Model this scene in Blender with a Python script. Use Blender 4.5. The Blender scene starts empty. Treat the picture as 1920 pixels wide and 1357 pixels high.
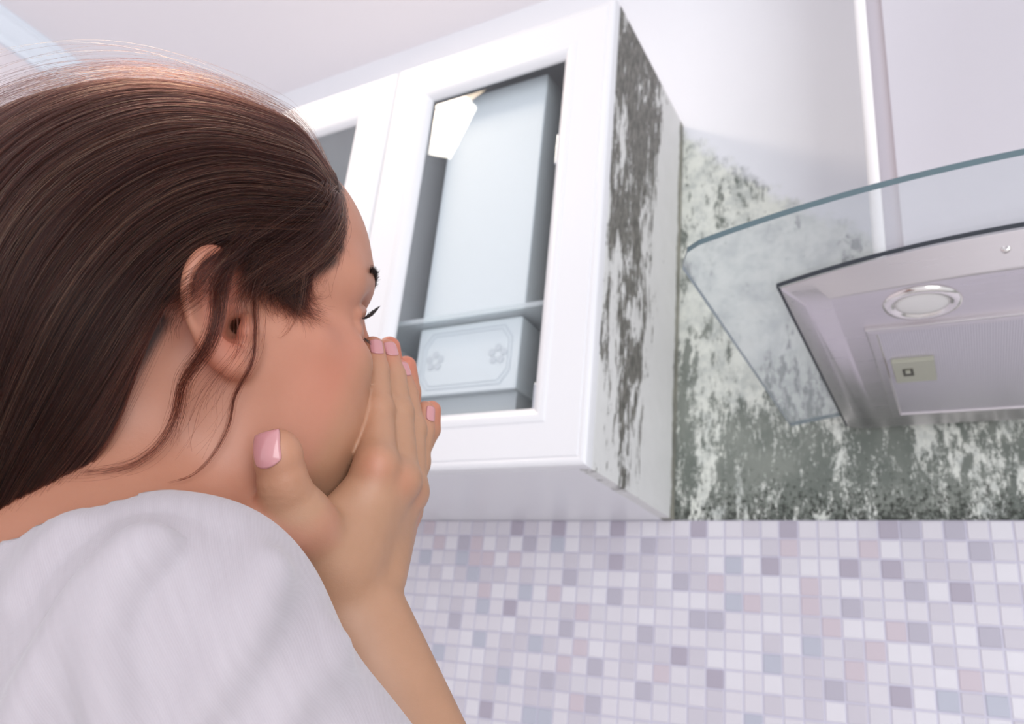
import bpy, bmesh, math, random
import numpy as np
from mathutils import Vector, Matrix
random.seed(7)
SC = bpy.context.scene
COL = SC.collection

# ---------------------------------------------------------------- camera
# world: x right along the kitchen wall, y into the wall (wall face y=0), z up, z=0 at the underside of the wall cabinets
CAM_POS = np.array([0.4137, -1.2378, -0.247])
F_PX = 1487.5
RC = np.array([[0.8703, 0.483, 0.0966], [-0.0965, 0.3596, -0.9281], [-0.483, 0.7984, 0.3596]])
_u, _s, _v = np.linalg.svd(RC); RC = _u @ _v
cam_data = bpy.data.cameras.new('camera')
cam = bpy.data.objects.new('camera', cam_data); COL.objects.link(cam)
M = Matrix.Identity(4)
for i in range(3):
    M[i][0] = RC[0][i]; M[i][1] = -RC[1][i]; M[i][2] = -RC[2][i]; M[i][3] = CAM_POS[i]
cam.matrix_world = M
cam_data.sensor_width = 36.0
cam_data.lens = F_PX / 1920 * 36.0
cam_data.clip_start = 0.01
cam_data.dof.use_dof = True
cam_data.dof.focus_distance = 0.378
cam_data.dof.aperture_fstop = 13.0
SC.camera = cam

# ---------------------------------------------------------------- light
w = bpy.data.worlds.new('world'); SC.world = w; w.use_nodes = True
bg = w.node_tree.nodes['Background']
bg.inputs[0].default_value = (0.93, 0.95, 1.0, 1); bg.inputs[1].default_value = 1.05
def area_light(name, loc, target, size, energy, color=(1, 1, 1), size_y=None):
    l = bpy.data.lights.new(name, 'AREA'); l.energy = energy; l.color = color
    l.size = size
    if size_y: l.shape = 'RECTANGLE'; l.size_y = size_y
    o = bpy.data.objects.new(name, l); COL.objects.link(o); o.location = loc
    d = Vector(target) - Vector(loc); o.rotation_euler = d.to_track_quat('-Z', 'Y').to_euler()
    return o
# added fill light, no real source, behind and right of the camera
area_light('added_fill_light', (1.9, -2.6, 0.1), (-0.1, -0.3, 0.2), 1.6, 54, (0.96, 0.98, 1.0), 2.4)
area_light('ceiling_light_glow', (-0.75, -0.75, 1.18), (-0.55, -0.7, 0.0), 0.25, 5, (1.0, 0.80, 0.60))
SC.view_settings.view_transform = 'Standard'
SC.view_settings.look = 'None'
SC.view_settings.gamma = 1.0
SC.view_settings.exposure = -0.22
SC.cycles.max_bounces = 10
SC.cycles.transparent_max_bounces = 16

# ---------------------------------------------------------------- helpers
def mat(name, color=(.8, .8, .8), rough=.5, metal=0.0, **kw):
    m = bpy.data.materials.new(name); m.use_nodes = True
    b = m.node_tree.nodes['Principled BSDF']
    b.inputs['Base Color'].default_value = (*color, 1)
    b.inputs['Roughness'].default_value = rough
    b.inputs['Metallic'].default_value = metal
    for k, v in kw.items():
        b.inputs[k.replace('_', ' ')].default_value = v
    return m
class NG:
    """small node-graph writer"""
    def __init__(s, m): s.m = m; s.t = m.node_tree; s.n = s.t.nodes; s.b = s.n.get('Principled BSDF')
    def new(s, typ, **kw):
        x = s.n.new(typ)
        for k, v in kw.items(): setattr(x, k, v)
        return x
    def link(s, a, b): s.t.links.new(a, b)
    def put(s, sock, v):
        if hasattr(v, 'is_output') or isinstance(v, bpy.types.NodeSocket): s.link(v, sock)
        else: sock.default_value = v
    def math(s, op, a, b=0.0, c=None, clamp=False):
        x = s.new('ShaderNodeMath', operation=op, use_clamp=clamp); s.put(x.inputs[0], a); s.put(x.inputs[1], b)
        if c is not None: s.put(x.inputs[2], c)
        return x.outputs[0]
    def ramp(s, v, lo, hi, a=0.0, b=1.0, smooth=True):
        x = s.new('ShaderNodeMapRange', interpolation_type='SMOOTHSTEP' if smooth else 'LINEAR')
        s.put(x.inputs[0], v); s.put(x.inputs[1], lo); s.put(x.inputs[2], hi); s.put(x.inputs[3], a); s.put(x.inputs[4], b)
        return x.outputs[0]
    def noise(s, vec, scale, detail=4, rough=.55, dist=0.0, stretch=None, off=None):
        if stretch or off:
            mp = s.new('ShaderNodeMapping'); s.put(mp.inputs[0], vec)
            if stretch: mp.inputs['Scale'].default_value = stretch
            if off: mp.inputs['Location'].default_value = off
            vec = mp.outputs[0]
        x = s.new('ShaderNodeTexNoise'); s.put(x.inputs['Vector'], vec); x.inputs['Scale'].default_value = scale
        x.inputs['Detail'].default_value = detail; x.inputs['Roughness'].default_value = rough; x.inputs['Distortion'].default_value = dist
        return x.outputs[0]
    def mix(s, f, a, b):
        x = s.new('ShaderNodeMix', data_type='RGBA'); s.put(x.inputs[0], f)
        for i, v in ((6, a), (7, b)):
            if isinstance(v, tuple): v = (*v, 1) if len(v) == 3 else v
            s.put(x.inputs[i], v)
        return x.outputs[2]
    def xyz(s, attr=None):
        g = s.new('ShaderNodeTexCoord'); o = g.outputs['Object']
        q = s.new('ShaderNodeSeparateXYZ'); s.link(o, q.inputs[0]); return o, q.outputs[0], q.outputs[1], q.outputs[2]
    def bump(s, h, strength=.3, dist=.002):
        x = s.new('ShaderNodeBump'); x.inputs['Strength'].default_value = strength; x.inputs['Distance'].default_value = dist
        s.link(h, x.inputs['Height']); s.link(x.outputs[0], s.b.inputs['Normal'])

def link_mesh(name, me, m, parent=None, smooth=False):
    o = bpy.data.objects.new(name, me); COL.objects.link(o)
    for mm in (m if isinstance(m, (list, tuple)) else [m]): me.materials.append(mm)
    if smooth: me.shade_smooth()
    if parent: o.parent = parent
    return o
def obj(name, bm, m, parent=None, smooth=False, bevel=0, seg=2):
    me = bpy.data.meshes.new(name); bmesh.ops.recalc_face_normals(bm, faces=bm.faces); bm.normal_update(); bm.to_mesh(me); bm.free()
    o = link_mesh(name, me, m, parent, smooth)
    if bevel:
        b = o.modifiers.new('bevel', 'BEVEL'); b.width = bevel; b.segments = seg; b.limit_method = 'ANGLE'
        me.shade_smooth()
        try: b.harden_normals = True
        except Exception: pass
    return o
def bx(bm, x0, x1, y0, y1, z0, z1, mi=0):
    vs = [bm.verts.new((x, y, z)) for x in (x0, x1) for y in (y0, y1) for z in (z0, z1)]
    for q in ((0, 1, 3, 2), (4, 6, 7, 5), (0, 4, 5, 1), (2, 3, 7, 6), (0, 2, 6, 4), (1, 5, 7, 3)):
        f = bm.faces.new([vs[i] for i in q]); f.material_index = mi
    return vs
def box(name, x0, x1, y0, y1, z0, z1, m, parent=None, bevel=0):
    bm = bmesh.new(); bx(bm, x0, x1, y0, y1, z0, z1); return obj(name, bm, m, parent, bevel=bevel)
def prism(bm, pts0, pts1, mi=0, cap=True):
    """loft between two closed loops of the same count"""
    a = [bm.verts.new(p) for p in pts0]; b = [bm.verts.new(p) for p in pts1]; n = len(a)
    for i in range(n):
        f = bm.faces.new((a[i], a[(i + 1) % n], b[(i + 1) % n], b[i])); f.material_index = mi
    if cap:
        bm.faces.new(a[::-1]).material_index = mi; bm.faces.new(b).material_index = mi
    return a, b
def lathe(bm, prof, c, seg=48, axis='z', mi=0):
    rings = []
    for r, h in prof:
        ring = []
        for k in range(seg):
            t = 2 * math.pi * k / seg
            if axis == 'z': p = (c[0] + r * math.cos(t), c[1] + r * math.sin(t), c[2] + h)
            else: p = (c[0] + r * math.cos(t), c[1] + h, c[2] + r * math.sin(t))
            ring.append(bm.verts.new(p))
        rings.append(ring)
    for a, b in zip(rings, rings[1:]):
        for k in range(seg):
            f = bm.faces.new((a[k], a[(k + 1) % seg], b[(k + 1) % seg], b[k])); f.material_index = mi
    bm.faces.new(rings[0]).material_index = mi; bm.faces.new(rings[-1]).material_index = mi
    bmesh.ops.recalc_face_normals(bm, faces=bm.faces)
def tag(o, label=None, cat=None, group=None, kind=None):
    if label: o['label'] = label
    if cat: o['category'] = cat
    if group: o['group'] = group
    if kind: o['kind'] = kind
    return o
def empty(name, loc=(0, 0, 0)):
    o = bpy.data.objects.new(name, None); COL.objects.link(o); o.location = loc; o.empty_display_size = .05; return o
def struct(o): o['kind'] = 'structure'; return o
def child_keep(ch, par):
    ch.parent = par; ch.matrix_parent_inverse = Matrix.Translation(-Vector(par.location))
# dark tiles seen in the mosaic (positions on the wall), glaze index
DARK_TILES = [(208,203,4),(415,205,4),(378,155,5),(510,158,5),(595,195,2),(693,160,5),(693,265,5),(793,210,4),(893,215,2),(948,160,5),
 (1175,163,5),(1175,278,5),(1060,277,6),(1365,283,5),(1490,163,5),(1558,165,4),(1700,165,4),(1780,228,4),(1498,290,5),(1718,295,2),
 (850,330,4),(687,375,4),(543,305,4),(1000,330,3),(1240,345,3),(1577,355,4),(1727,360,5),(1376,405,4),(790,375,2),(1062,393,6),
 (352,407,5),(268,403,6),(180,450,4),(583,420,3),(530,472,4),(945,447,4),(1003,450,4),(785,498,4),(1310,472,3),(1590,487,4),(1518,485,3),
 (1822,503,4),(1250,530,6),(256,510,6),(433,523,6),(575,535,3),(892,568,5),(337,572,6),(1007,637,5),(1128,587,6),(1530,627,5),
 (473,640,4),(623,600,4),(728,550,2),(728,605,2),(835,605,3),(780,675,4),(1320,672,4),(1388,610,3),(1680,640,6),(1758,645,3),
 (280,675,5),(420,690,2),(617,708,4),(1848,712,6),(1130,712,2),(1255,590,2),(1290,712,2),(1850,370,2),(1280,440,2),(88,247,6),(238,298,6),(405,350,6),(490,362,3),(655,240,2),
 (693,220,2),(595,155,2),(240,158,2),(90,158,2),(120,295,2),(400,310,2),(1610,220,1),(1426,222,3),(1660,430,2),(1383,540,2)]
# ================================================================ ROOM
FLOOR_Z = -1.55; CEIL_Z = 1.24
m_ceil = mat('ceiling_paint', (.87, .84, .87), .9)
g = NG(m_ceil); o_, x_, y_, z_ = g.xyz(); g.bump(g.noise(o_, 60, 3), .05, .002)
m_wallL = mat('side_wall_paint', (.80, .74, .77), .9)
g = NG(m_wallL); o_, x_, y_, z_ = g.xyz(); g.bump(g.noise(o_, 80, 3), .05, .002)
m_floor = mat('floor_tile', (.85, .78, .77), .4)
g = NG(m_floor); o_, x_, y_, z_ = g.xyz()
br = g.new('ShaderNodeTexBrick'); g.link(o_, br.inputs[0]); br.inputs['Scale'].default_value = 1.6; br.offset = 0
br.inputs['Color1'].default_value = (.86, .85, .85, 1); br.inputs['Color2'].default_value = (.83, .82, .82, 1); br.inputs['Mortar'].default_value = (.35, .33, .32, 1); br.inputs['Mortar Size'].default_value = .008
g.link(br.outputs[0], g.b.inputs['Base Color'])

XL, XR, YB = -1.72, 2.6, -3.6
struct(box('floor', XL - .1, XR, YB, .1, FLOOR_Z - .05, FLOOR_Z, m_floor))
struct(box('ceiling', XL - .1, XR, YB, .1, CEIL_Z, CEIL_Z + .05, m_ceil))
struct(box('wall_left', XL - .1, XL, YB, .1, FLOOR_Z, CEIL_Z, m_wallL))
# cornice where the left wall meets the ceiling
bm = bmesh.new()
prof = [(0, 0), (.055, 0), (.055, -.012), (.045, -.018), (.030, -.040), (.016, -.052), (.012, -.068), (0, -.068)]
prism(bm, [(XL + a, YB, CEIL_Z + b) for a, b in prof], [(XL + a, 0, CEIL_Z + b) for a, b in prof])
bmesh.ops.recalc_face_normals(bm, faces=bm.faces)
struct(obj('trim_1', bm, mat('cornice_paint', (.80, .86, .93), .35)))

# wall behind the cabinets and hood: white paint, mould stains grown over the part behind and beside the hood
m_wall = mat('wall_paint_with_mould', rough=.7)
g = NG(m_wall); O, X, Y, Z = g.xyz()
paint = g.mix(g.noise(O, 6, 2), (.83, .84, .88), (.86, .87, .91))
warp = g.noise(O, 16, 5, .6); warp2 = g.noise(O, 60, 4, .65)
# upper limit of the mould falls from the cabinet corner towards the right
zl = g.math('ADD', g.math('MULTIPLY', X, -1.15), .755)
zl = g.math('ADD', zl, g.math('MULTIPLY', g.math('MULTIPLY', X, X), .7))
zw = g.math('ADD', Z, g.math('MULTIPLY', g.math('SUBTRACT', warp, .5), .10))
zw = g.math('ADD', zw, g.math('MULTIPLY', g.math('SUBTRACT', warp2, .5), .05))
region = g.ramp(g.math('SUBTRACT', zw, zl), -.02, .02, 1, 0)
region = g.math('MULTIPLY', region, g.ramp(X, -.03, .0, 0, 1))
st = g.math('ADD', g.math('MULTIPLY', g.noise(O, 7, 12, .66, .5, stretch=(1.5, 1, .6)), .62), g.math('MULTIPLY', g.noise(O, 30, 10, .7, .4, stretch=(1.5, 1, .5), off=(4, 1, 0)), .38))           # big blotches, drawn out downwards
fine = g.noise(O, 95, 8, .75, stretch=(1, 1, .45))               # grain
low = g.math('ADD', g.ramp(Z, .40, 0.02, -.015, .10, smooth=False), g.ramp(X, .05, .0, 0, .04))
amt = g.math('ADD', g.math('ADD', st, g.math('MULTIPLY', g.math('SUBTRACT', fine, .5), .42)), low)
green = g.ramp(amt, .525, .585, 0, 1)
hue = g.noise(O, 7, 4, .6, off=(3, 0, 1))
greens = g.mix(g.ramp(hue, .38, .62), (.125, .145, .125), (.225, .245, .215))
plaster = g.mix(g.ramp(g.noise(O, 22, 6, .7, off=(5, 5, 5)), .38, .68), (.80, .82, .75), (.50, .53, .50))
c = g.mix(g.math('MULTIPLY', green, .93), plaster, greens)
dark = g.ramp(g.math('ADD', g.noise(O, 120, 8, .8, off=(1, 0, 0)), g.ramp(Z, .10, .0, -.03, .14, smooth=False)), .56, .66)
c = g.mix(g.math('MULTIPLY', dark, g.ramp(green, .1, .6, .1, .95)), c, (.035, .04, .032))
chalk = g.ramp(g.math('ADD', g.math('MULTIPLY', g.noise(O, 22, 6, .7, .4, stretch=(1.8, 1, .4), off=(7, 3, 0)), .5), g.math('MULTIPLY', g.noise(O, 170, 6, .8, .3, stretch=(1.2, 1, .6), off=(1, 3, 2)), .5)), .535, .585)
c = g.mix(g.math('MULTIPLY', chalk, .85), c, (.80, .82, .76))
spk = g.new('ShaderNodeTexVoronoi'); g.link(O, spk.inputs['Vector']); spk.inputs['Scale'].default_value = 75
c = g.mix(g.math('MULTIPLY', g.ramp(spk.outputs['Distance'], .07, .12, 1, 0), g.ramp(warp, .5, .56)), c, (.05, .05, .04))
c = g.mix(region, paint, c)
g.link(c, g.b.inputs['Base Color'])
g.bump(g.math('MULTIPLY', g.math('ADD', fine, green), region), .35, .0015)
wall = struct(box('wall_back', XL - .1, XR, 0, .1, FLOOR_Z, CEIL_Z, m_wall))

# mosaic backsplash below the cabinets: small square glazed tiles, one mesh, one material slot per glaze
P = .0272; T0 = .0
glz = [(.72, .69, .735), (.66, .635, .685), (.58, .545, .605), (.58, .48, .53), (.40, .375, .455), (.33, .285, .365), (.42, .45, .54), (.78, .76, .80)]
mean_ = np.array([.66, .635, .69]); glz = [tuple(np.array(c) * .68 + mean_ * .32) for c in glz]
tm = [mat('mosaic_glaze', c, .28) for c in glz]
m_grout = mat('mosaic_grout', (.60, .58, .68), .8)
def ij(px, py):
    d = RC.T @ np.array([(px - 960) / F_PX, (py - 678.5) / F_PX, 1.0]); t = -CAM_POS[1] / d[1]; q = CAM_POS + t * d
    return int(math.floor(q[0] / P)), int(math.floor(-q[2] / P))
fixed = {}
for zx, zy, k in DARK_TILES:
    fixed[ij(740 + zx / 1.627, 900 + zy / 1.627)] = k
bm = bmesh.new(); rt = random.Random(3); gap = .0011; yt = -.006
for i in range(-45, 46):
    for j in range(0, 26):
        r = rt.random(); k = 0 if r < .40 else 7 if r < .60 else 1 if r < .78 else 2 if r < .955 else 3 if r < .985 else 6
        k = fixed.get((i, j), k)
        x0, x1, z1, z0 = i * P + gap, (i + 1) * P - gap, -j * P - gap - T0, -(j + 1) * P + gap - T0
        e = .0012
        a = [bm.verts.new(p) for p in ((x0, yt + .0015, z0), (x1, yt + .0015, z0), (x1, yt + .0015, z1), (x0, yt + .0015, z1))]
        b = [bm.verts.new(p) for p in ((x0 + e, yt, z0 + e), (x1 - e, yt, z0 + e), (x1 - e, yt, z1 - e), (x0 + e, yt, z1 - e))]
        for q in range(4): bm.faces.new((a[q], a[(q + 1) % 4], b[(q + 1) % 4], b[q])).material_index = k
        bm.faces.new(b).material_index = k
bx(bm, -45 * P, 46 * P, yt + .0015, 0, -26 * P, -.0002, 8)
tiles = obj('mosaic_tiles', bm, tm + [m_grout], wall); tiles['kind'] = 'structure'
# ================================================================ WALL CABINETS
D, H, W = .35, .7727, .4375
m_cab = mat('white_cabinet_lacquer', (.77, .77, .795), .28)
m_inside = mat('cabinet_inside', (.88, .90, .90), .5)
def glass_mat(name, tint, refl=.10, rough=.0, veil=0.0):
    m = bpy.data.materials.new(name); m.use_nodes = True; t = m.node_tree; t.nodes.clear()
    out = t.nodes.new('ShaderNodeOutputMaterial'); tr = t.nodes.new('ShaderNodeBsdfTransparent'); gl = t.nodes.new('ShaderNodeBsdfGlossy')
    tr.inputs[0].default_value = (*tint, 1); gl.inputs['Roughness'].default_value = rough; gl.inputs[0].default_value = (1, 1, 1, 1)
    fr = t.nodes.new('ShaderNodeLayerWeight'); fr.inputs[0].default_value = refl
    mx = t.nodes.new('ShaderNodeMixShader'); ge = t.nodes.new('ShaderNodeNewGeometry'); iv = t.nodes.new('ShaderNodeMath'); iv.operation = 'SUBTRACT'; iv.inputs[0].default_value = 1.0
    t.links.new(ge.outputs['Backfacing'], iv.inputs[1]); ml = t.nodes.new('ShaderNodeMath'); ml.operation = 'MULTIPLY'; t.links.new(iv.outputs[0], ml.inputs[0]); t.links.new(fr.outputs['Fresnel'], ml.inputs[1])
    t.links.new(ml.outputs[0], mx.inputs[0]); t.links.new(tr.outputs[0], mx.inputs[1]); t.links.new(gl.outputs[0], mx.inputs[2])
    last = mx.outputs[0]
    if veil:
        df = t.nodes.new('ShaderNodeBsdfDiffuse'); df.inputs[0].default_value = (.85, .88, .92, 1)
        m2 = t.nodes.new('ShaderNodeMixShader'); m2.inputs[0].default_value = veil
        t.links.new(last, m2.inputs[1]); t.links.new(df.outputs[0], m2.inputs[2]); last = m2.outputs[0]
    t.links.new(last, out.inputs[0]); return m
m_pane = glass_mat('door_glass', (.975, .985, .99), .28, 0)
m_shelf = glass_mat('shelf_glass', (.9, .95, .94), .3, .05, .45)
m_steel_plain = mat('hinge_metal', (.75, .76, .78), .25, 1.0)

# the side of the cabinet, overgrown with grey-black mould
m_side = mat('mouldy_side_panel', rough=.55)
g = NG(m_side); O, X, Y, Z = g.xyz()
yy = g.math('ADD', Y, D)                                    # 0 at the front edge .. .35 at the wall
n1 = g.noise(O, 9, 9, .70, .5, stretch=(1, 1.7, .55)); n2 = g.noise(O, 60, 8, .8, .2, stretch=(1, 1.6, .35))
# where the growth sits: dense in the upper front, thinning to streaks lower down and towards the wall
dens = g.ramp(Z, .05, .50, -.045, .075, smooth=False)
right = g.ramp(g.math('ADD', yy, g.math('MULTIPLY', g.math('SUBTRACT', n2, .5), .05)), g.math('ADD', .185, g.math('MULTIPLY', g.math('SUBTRACT', Z, .3), .08)), .27, 0, -.30, smooth=False)
a = g.math('ADD', g.math('ADD', n1, g.math('MULTIPLY', g.math('SUBTRACT', n2, .5), .75)), g.math('ADD', dens, right))
mask = g.ramp(a, .505, .535)
base = g.mix(g.noise(O, 30, 5, .6), (.66, .66, .645), (.76, .76, .75))
mould = g.mix(g.ramp(g.noise(O, 130, 8, .8, stretch=(1, 1.4, .3), off=(2, 2, 2)), .38, .62), (.04, .04, .034), (.25, .24, .215))
c = g.mix(mask, base, mould)
sp = g.new('ShaderNodeTexVoronoi'); mp = g.new('ShaderNodeMapping'); g.link(O, mp.inputs[0]); mp.inputs['Scale'].default_value = (1, 1, .5); g.link(mp.outputs[0], sp.inputs['Vector']); sp.inputs['Scale'].default_value = 40
c = g.mix(g.math('MULTIPLY', g.ramp(sp.outputs['Distance'], .06, .12, 1, 0), g.ramp(g.noise(O, 14, 3, .5, off=(9, 9, 1)), .52, .6)), c, (.06, .06, .05))
edge = g.ramp(g.math('ADD', yy, g.math('MULTIPLY', g.math('SUBTRACT', g.noise(O, 25, 6, .7), .5), .03)), .325, .33)
c = g.mix(g.math('MULTIPLY', edge, .85), c, g.mix(g.ramp(g.noise(O, 50, 8, .8, stretch=(1, 1, .2)), .42, .6), (.09, .09, .065), (.30, .29, .22)))
g.link(c, g.b.inputs['Base Color']); g.bump(g.math('MULTIPLY', a, mask), .3, .0015)

def ringrect(bm, loops, mi=0):
    """loops: list of (x0,x1,z0,z1,y); lofts rectangular frames in order"""
    L = []
    for x0, x1, z0, z1, y in loops:
        L.append([bm.verts.new(p) for p in ((x0, y, z0), (x1, y, z0), (x1, y, z1), (x0, y, z1))])
    for a, b in zip(L, L[1:]):
        for k in range(4): bm.faces.new((a[k], a[(k + 1) % 4], b[(k + 1) % 4], b[k])).material_index = mi
    return L
def cabinet(xr, label, mouldy):
    """unit whose right-hand side is at x=xr; parts are built around the unit's own origin (its right bottom back corner)"""
    root = empty('wall_cabinet', (xr, 0, 0)); tag(root, label, 'cabinet', 'white glass-door wall cabinets')
    t = .018; yf = -D + .021; yb = -.001
    side = box('side_panel', -t, 0, yf, yb, .0005, H, m_side if mouldy else m_cab, root)
    if mouldy: side['label'] = 'outer side panel streaked with grey and black mould'
    box('side_panel', -W + .001, -W + t, yf, yb, .0005, H, m_cab, root)
    box('bottom_panel', -W + t, -t, yf, yb - .004, 0, t, m_cab, root)
    box('top_panel', -W + t, -t, yf, yb, H - t, H, m_cab, root)
    box('back_panel', -W + t, -t, -.012, yb, t, H - t, m_inside, root)
    zs = .250
    sh = box('shelf', -W + t + .001, -t - .001, yf + .006, -.013, zs, zs + .008, m_shelf, root); sh['label'] = 'clear glass shelf'
    # framed door with a moulded edge round the glass
    gx0, gx1, gz0, gz1 = -.3505, -.0872, .0851, .6844
    x0, x1, z0, z1 = -W + .0015, -.0005, .001, H - .001; y0 = -D
    bm = bmesh.new()
    def R(i, y): return (x0 + i, x1 - i, z0 + i, z1 - i, y)
    def G(i, y): return (gx0 - i, gx1 + i, gz0 - i, gz1 + i, y)
    loops = [R(0, yf), R(0, y0 + .006), R(.0015, y0 + .003), R(.005, y0 + .0008), R(.009, y0 + .0003), R(.010, y0 + .0012), R(.012, y0 + .0012), R(.013, y0),
             G(.024, y0), G(.022, y0 - .0012), G(.018, y0 - .0022), G(.012, y0 - .001), G(.006, y0 + .003), G(.002, y0 + .007), G(0, y0 + .010), G(0, y0 + .0145), G(0.012, y0 + .0145), G(.012, yf), R(0, yf)]
    ringrect(bm, loops); bmesh.ops.remove_doubles(bm, verts=bm.verts, dist=1e-6); bmesh.ops.recalc_face_normals(bm, faces=bm.faces)
    door = obj('door', bm, m_cab, root, bevel=.0006, seg=2)
    box('glass_pane', gx0 - .008, gx1 + .008, y0 + .0150, y0 + .0185, gz0 - .008, gz1 + .008, m_pane, door)
    for hz in (.10, .52):   # concealed hinges behind the right stile
        bm = bmesh.new(); bx(bm, -.078, -.019, yf + .002, yf + .014, hz - .010, hz + .010); bx(bm, -.098, -.070, yf + .001, yf + .007, hz - .028, hz + .028)
        hg = obj('hinge', bm, m_steel_plain, root, bevel=.002)
    return root
cabR = cabinet(0.0, 'white glass-door wall cabinet with mould-streaked side beside the hood', True)
cabL = cabinet(-W, 'white glass-door wall cabinet partly hidden behind the dark-haired head', False)

# two pale boxes behind the glass: a tall plain one on the shelf, a lower one with an embossed octagon
m_box = mat('pale_blue_card', (.70, .745, .775), .6); m_line = mat('embossed_grey_line', (.58, .62, .66), .6)
fy = -.302; bx0, bx1, bz0, bz1 = -.330, -.142, .132, .249
tb = box('storage_box', -.330, -.140, -.302, -.2, .2588, .706, m_box, None, bevel=.003)
tag(tb, 'tall plain pale blue box standing on the glass shelf inside the cabinet', 'box')
bt = empty('storage_box', (-.2, -.25, .019)); tag(bt, 'low pale blue box with faint octagon outline under the cabinet glass shelf', 'box')
bm = bmesh.new(); bx(bm, bx0, bx1, fy, -.2, bz0, bz1)
body = obj('box_body', bm, m_box, None, bevel=.003); child_keep(body, bt)
bs = box('box_base', bx0 + .004, bx1 - .004, fy + .012, -.2, .0185, bz0 + .001, mat('grey_base', (.50, .53, .55), .6)); child_keep(bs, bt); bs['label'] = 'grey base'
oc = [(-.318, .162), (-.303, .142), (-.170, .142), (-.155, .162), (-.155, .216), (-.170, .238), (-.303, .238), (-.318, .216)]
bm = bmesh.new()
cx, cz = -.236, .19
def band(pts, wd):
    inn = [(cx + (a - cx) * (1 - wd), cz + (b - cz) * (1 - wd * 1.6)) for a, b in pts]; n = len(pts)
    A = [bm.verts.new((a, fy - .0008, b)) for a, b in pts]; B = [bm.verts.new((a, fy - .0008, b)) for a, b in inn]
    A2 = [bm.verts.new((a, fy + .001, b)) for a, b in pts]; B2 = [bm.verts.new((a, fy + .001, b)) for a, b in inn]
    for k in range(n):
        l = (k + 1) % n
        bm.faces.new((A[k], A[l], B[l], B[k])); bm.faces.new((A2[k], A2[l], A[l], A[k])); bm.faces.new((B[k], B[l], B2[l], B2[k]))
band(oc, .02); band([(cx + (a - cx) * .93, cz + (b - cz) * .88) for a, b in oc], .015)
for rx in (-.293, -.179):
    for k in range(5):
        t = 2 * math.pi * k / 5 + .3; px, pz = rx + .011 * math.cos(t), cz + .011 * math.sin(t)
        n = 10; ring = [bm.verts.new((px + .006 * math.cos(2 * math.pi * q / n), fy - .0008, pz + .006 * math.sin(2 * math.pi * q / n))) for q in range(n)]
        bm.faces.new(ring)
em = obj('embossed_outline', bm, m_line, None); child_keep(em, bt)

# ================================================================ COOKER HOOD
m_steel = mat('brushed_steel', (.70, .66, .68), .33, 1.0)
g = NG(m_steel); O, X, Y, Z = g.xyz(); n = g.noise(O, 40, 4, .6, stretch=(.3, 8, 8)); g.link(g.ramp(n, .3, .7, .27, .40), g.b.inputs['Roughness'])
m_chim = mat('satin_steel_chimney', (.84, .83, .86), .30, 1.0)
g = NG(m_chim); O, X, Y, Z = g.xyz(); n = g.noise(O, 40, 4, .6, stretch=(8, 8, .3)); g.link(g.ramp(n, .3, .7, .30, .33), g.b.inputs['Roughness'])
m_black = mat('dark_seal', (.03, .035, .045), .4)
m_filter = mat('filter_mesh', (.45, .42, .47), .45, .8)
g = NG(m_filter); O, X, Y, Z = g.xyz()
ck = g.new('ShaderNodeTexVoronoi'); g.link(O, ck.inputs['Vector']); ck.inputs['Scale'].default_value = 400; ck.inputs['Randomness'].default_value = 0
c = g.mix(g.ramp(ck.outputs['Distance'], .25, .5, 0, 1), (.80, .77, .81), (.54, .51, .55)); g.link(c, g.b.inputs['Base Color']); g.bump(ck.outputs['Distance'], .3, .0004)
m_canopy = glass_mat('canopy_glass', (.95, .965, .97), .22, .02, .20)  # diffuse veil put in for bright reflections on the glass
m_gedge = mat('canopy_glass_edge', (.10, .15, .17), .15)
XC = .50
hood = empty('cooker_hood', (XC, 0, .13)); tag(hood, 'stainless steel cooker hood with curved glass canopy and square chimney', 'cooker hood')
def arch(x): return .162 - .30 * (x - XC) ** 2            # underside of the bent glass
# glass canopy
bm = bmesh.new(); hw = .308; N = 48; yb = -.045
def gfront(x): s = (x - XC) / hw; return -.612 + .014 * s * s
top, bot = [], []
for i in range(N + 1):
    x = XC - hw + 2 * hw * i / N; z = arch(x)
    c = max(0.0, abs(x - XC) - (hw - .03)); yf = gfront(x) + (.03 - math.sqrt(max(0, .03 ** 2 - c * c)) if c > 0 else 0)
    ys = [yf + (yb - yf) * k / 10 for k in range(11)]
    bot.append([bm.verts.new((x, y, z)) for y in ys]); top.append([bm.verts.new((x, y, z + .006)) for y in ys])
for i in range(N):
    for k in range(10):
        bm.faces.new((bot[i][k], bot[i][k + 1], bot[i + 1][k + 1], bot[i + 1][k])); bm.faces.new((top[i][k], top[i + 1][k], top[i + 1][k + 1], top[i][k + 1]))
    bm.faces.new((bot[i][0], bot[i + 1][0], top[i + 1][0], top[i][0])).material_index = 1
    bm.faces.new((bot[i][10], top[i][10], top[i + 1][10], bot[i + 1][10])).material_index = 1
for i in (0, N):
    for k in range(10): bm.faces.new((bot[i][k], bot[i][k + 1], top[i][k + 1], top[i][k])).material_index = 1
bmesh.ops.recalc_face_normals(bm, faces=bm.faces)
o = obj('glass_canopy', bm, [m_canopy, m_gedge], None, smooth=False); child_keep(o, hood)
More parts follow.
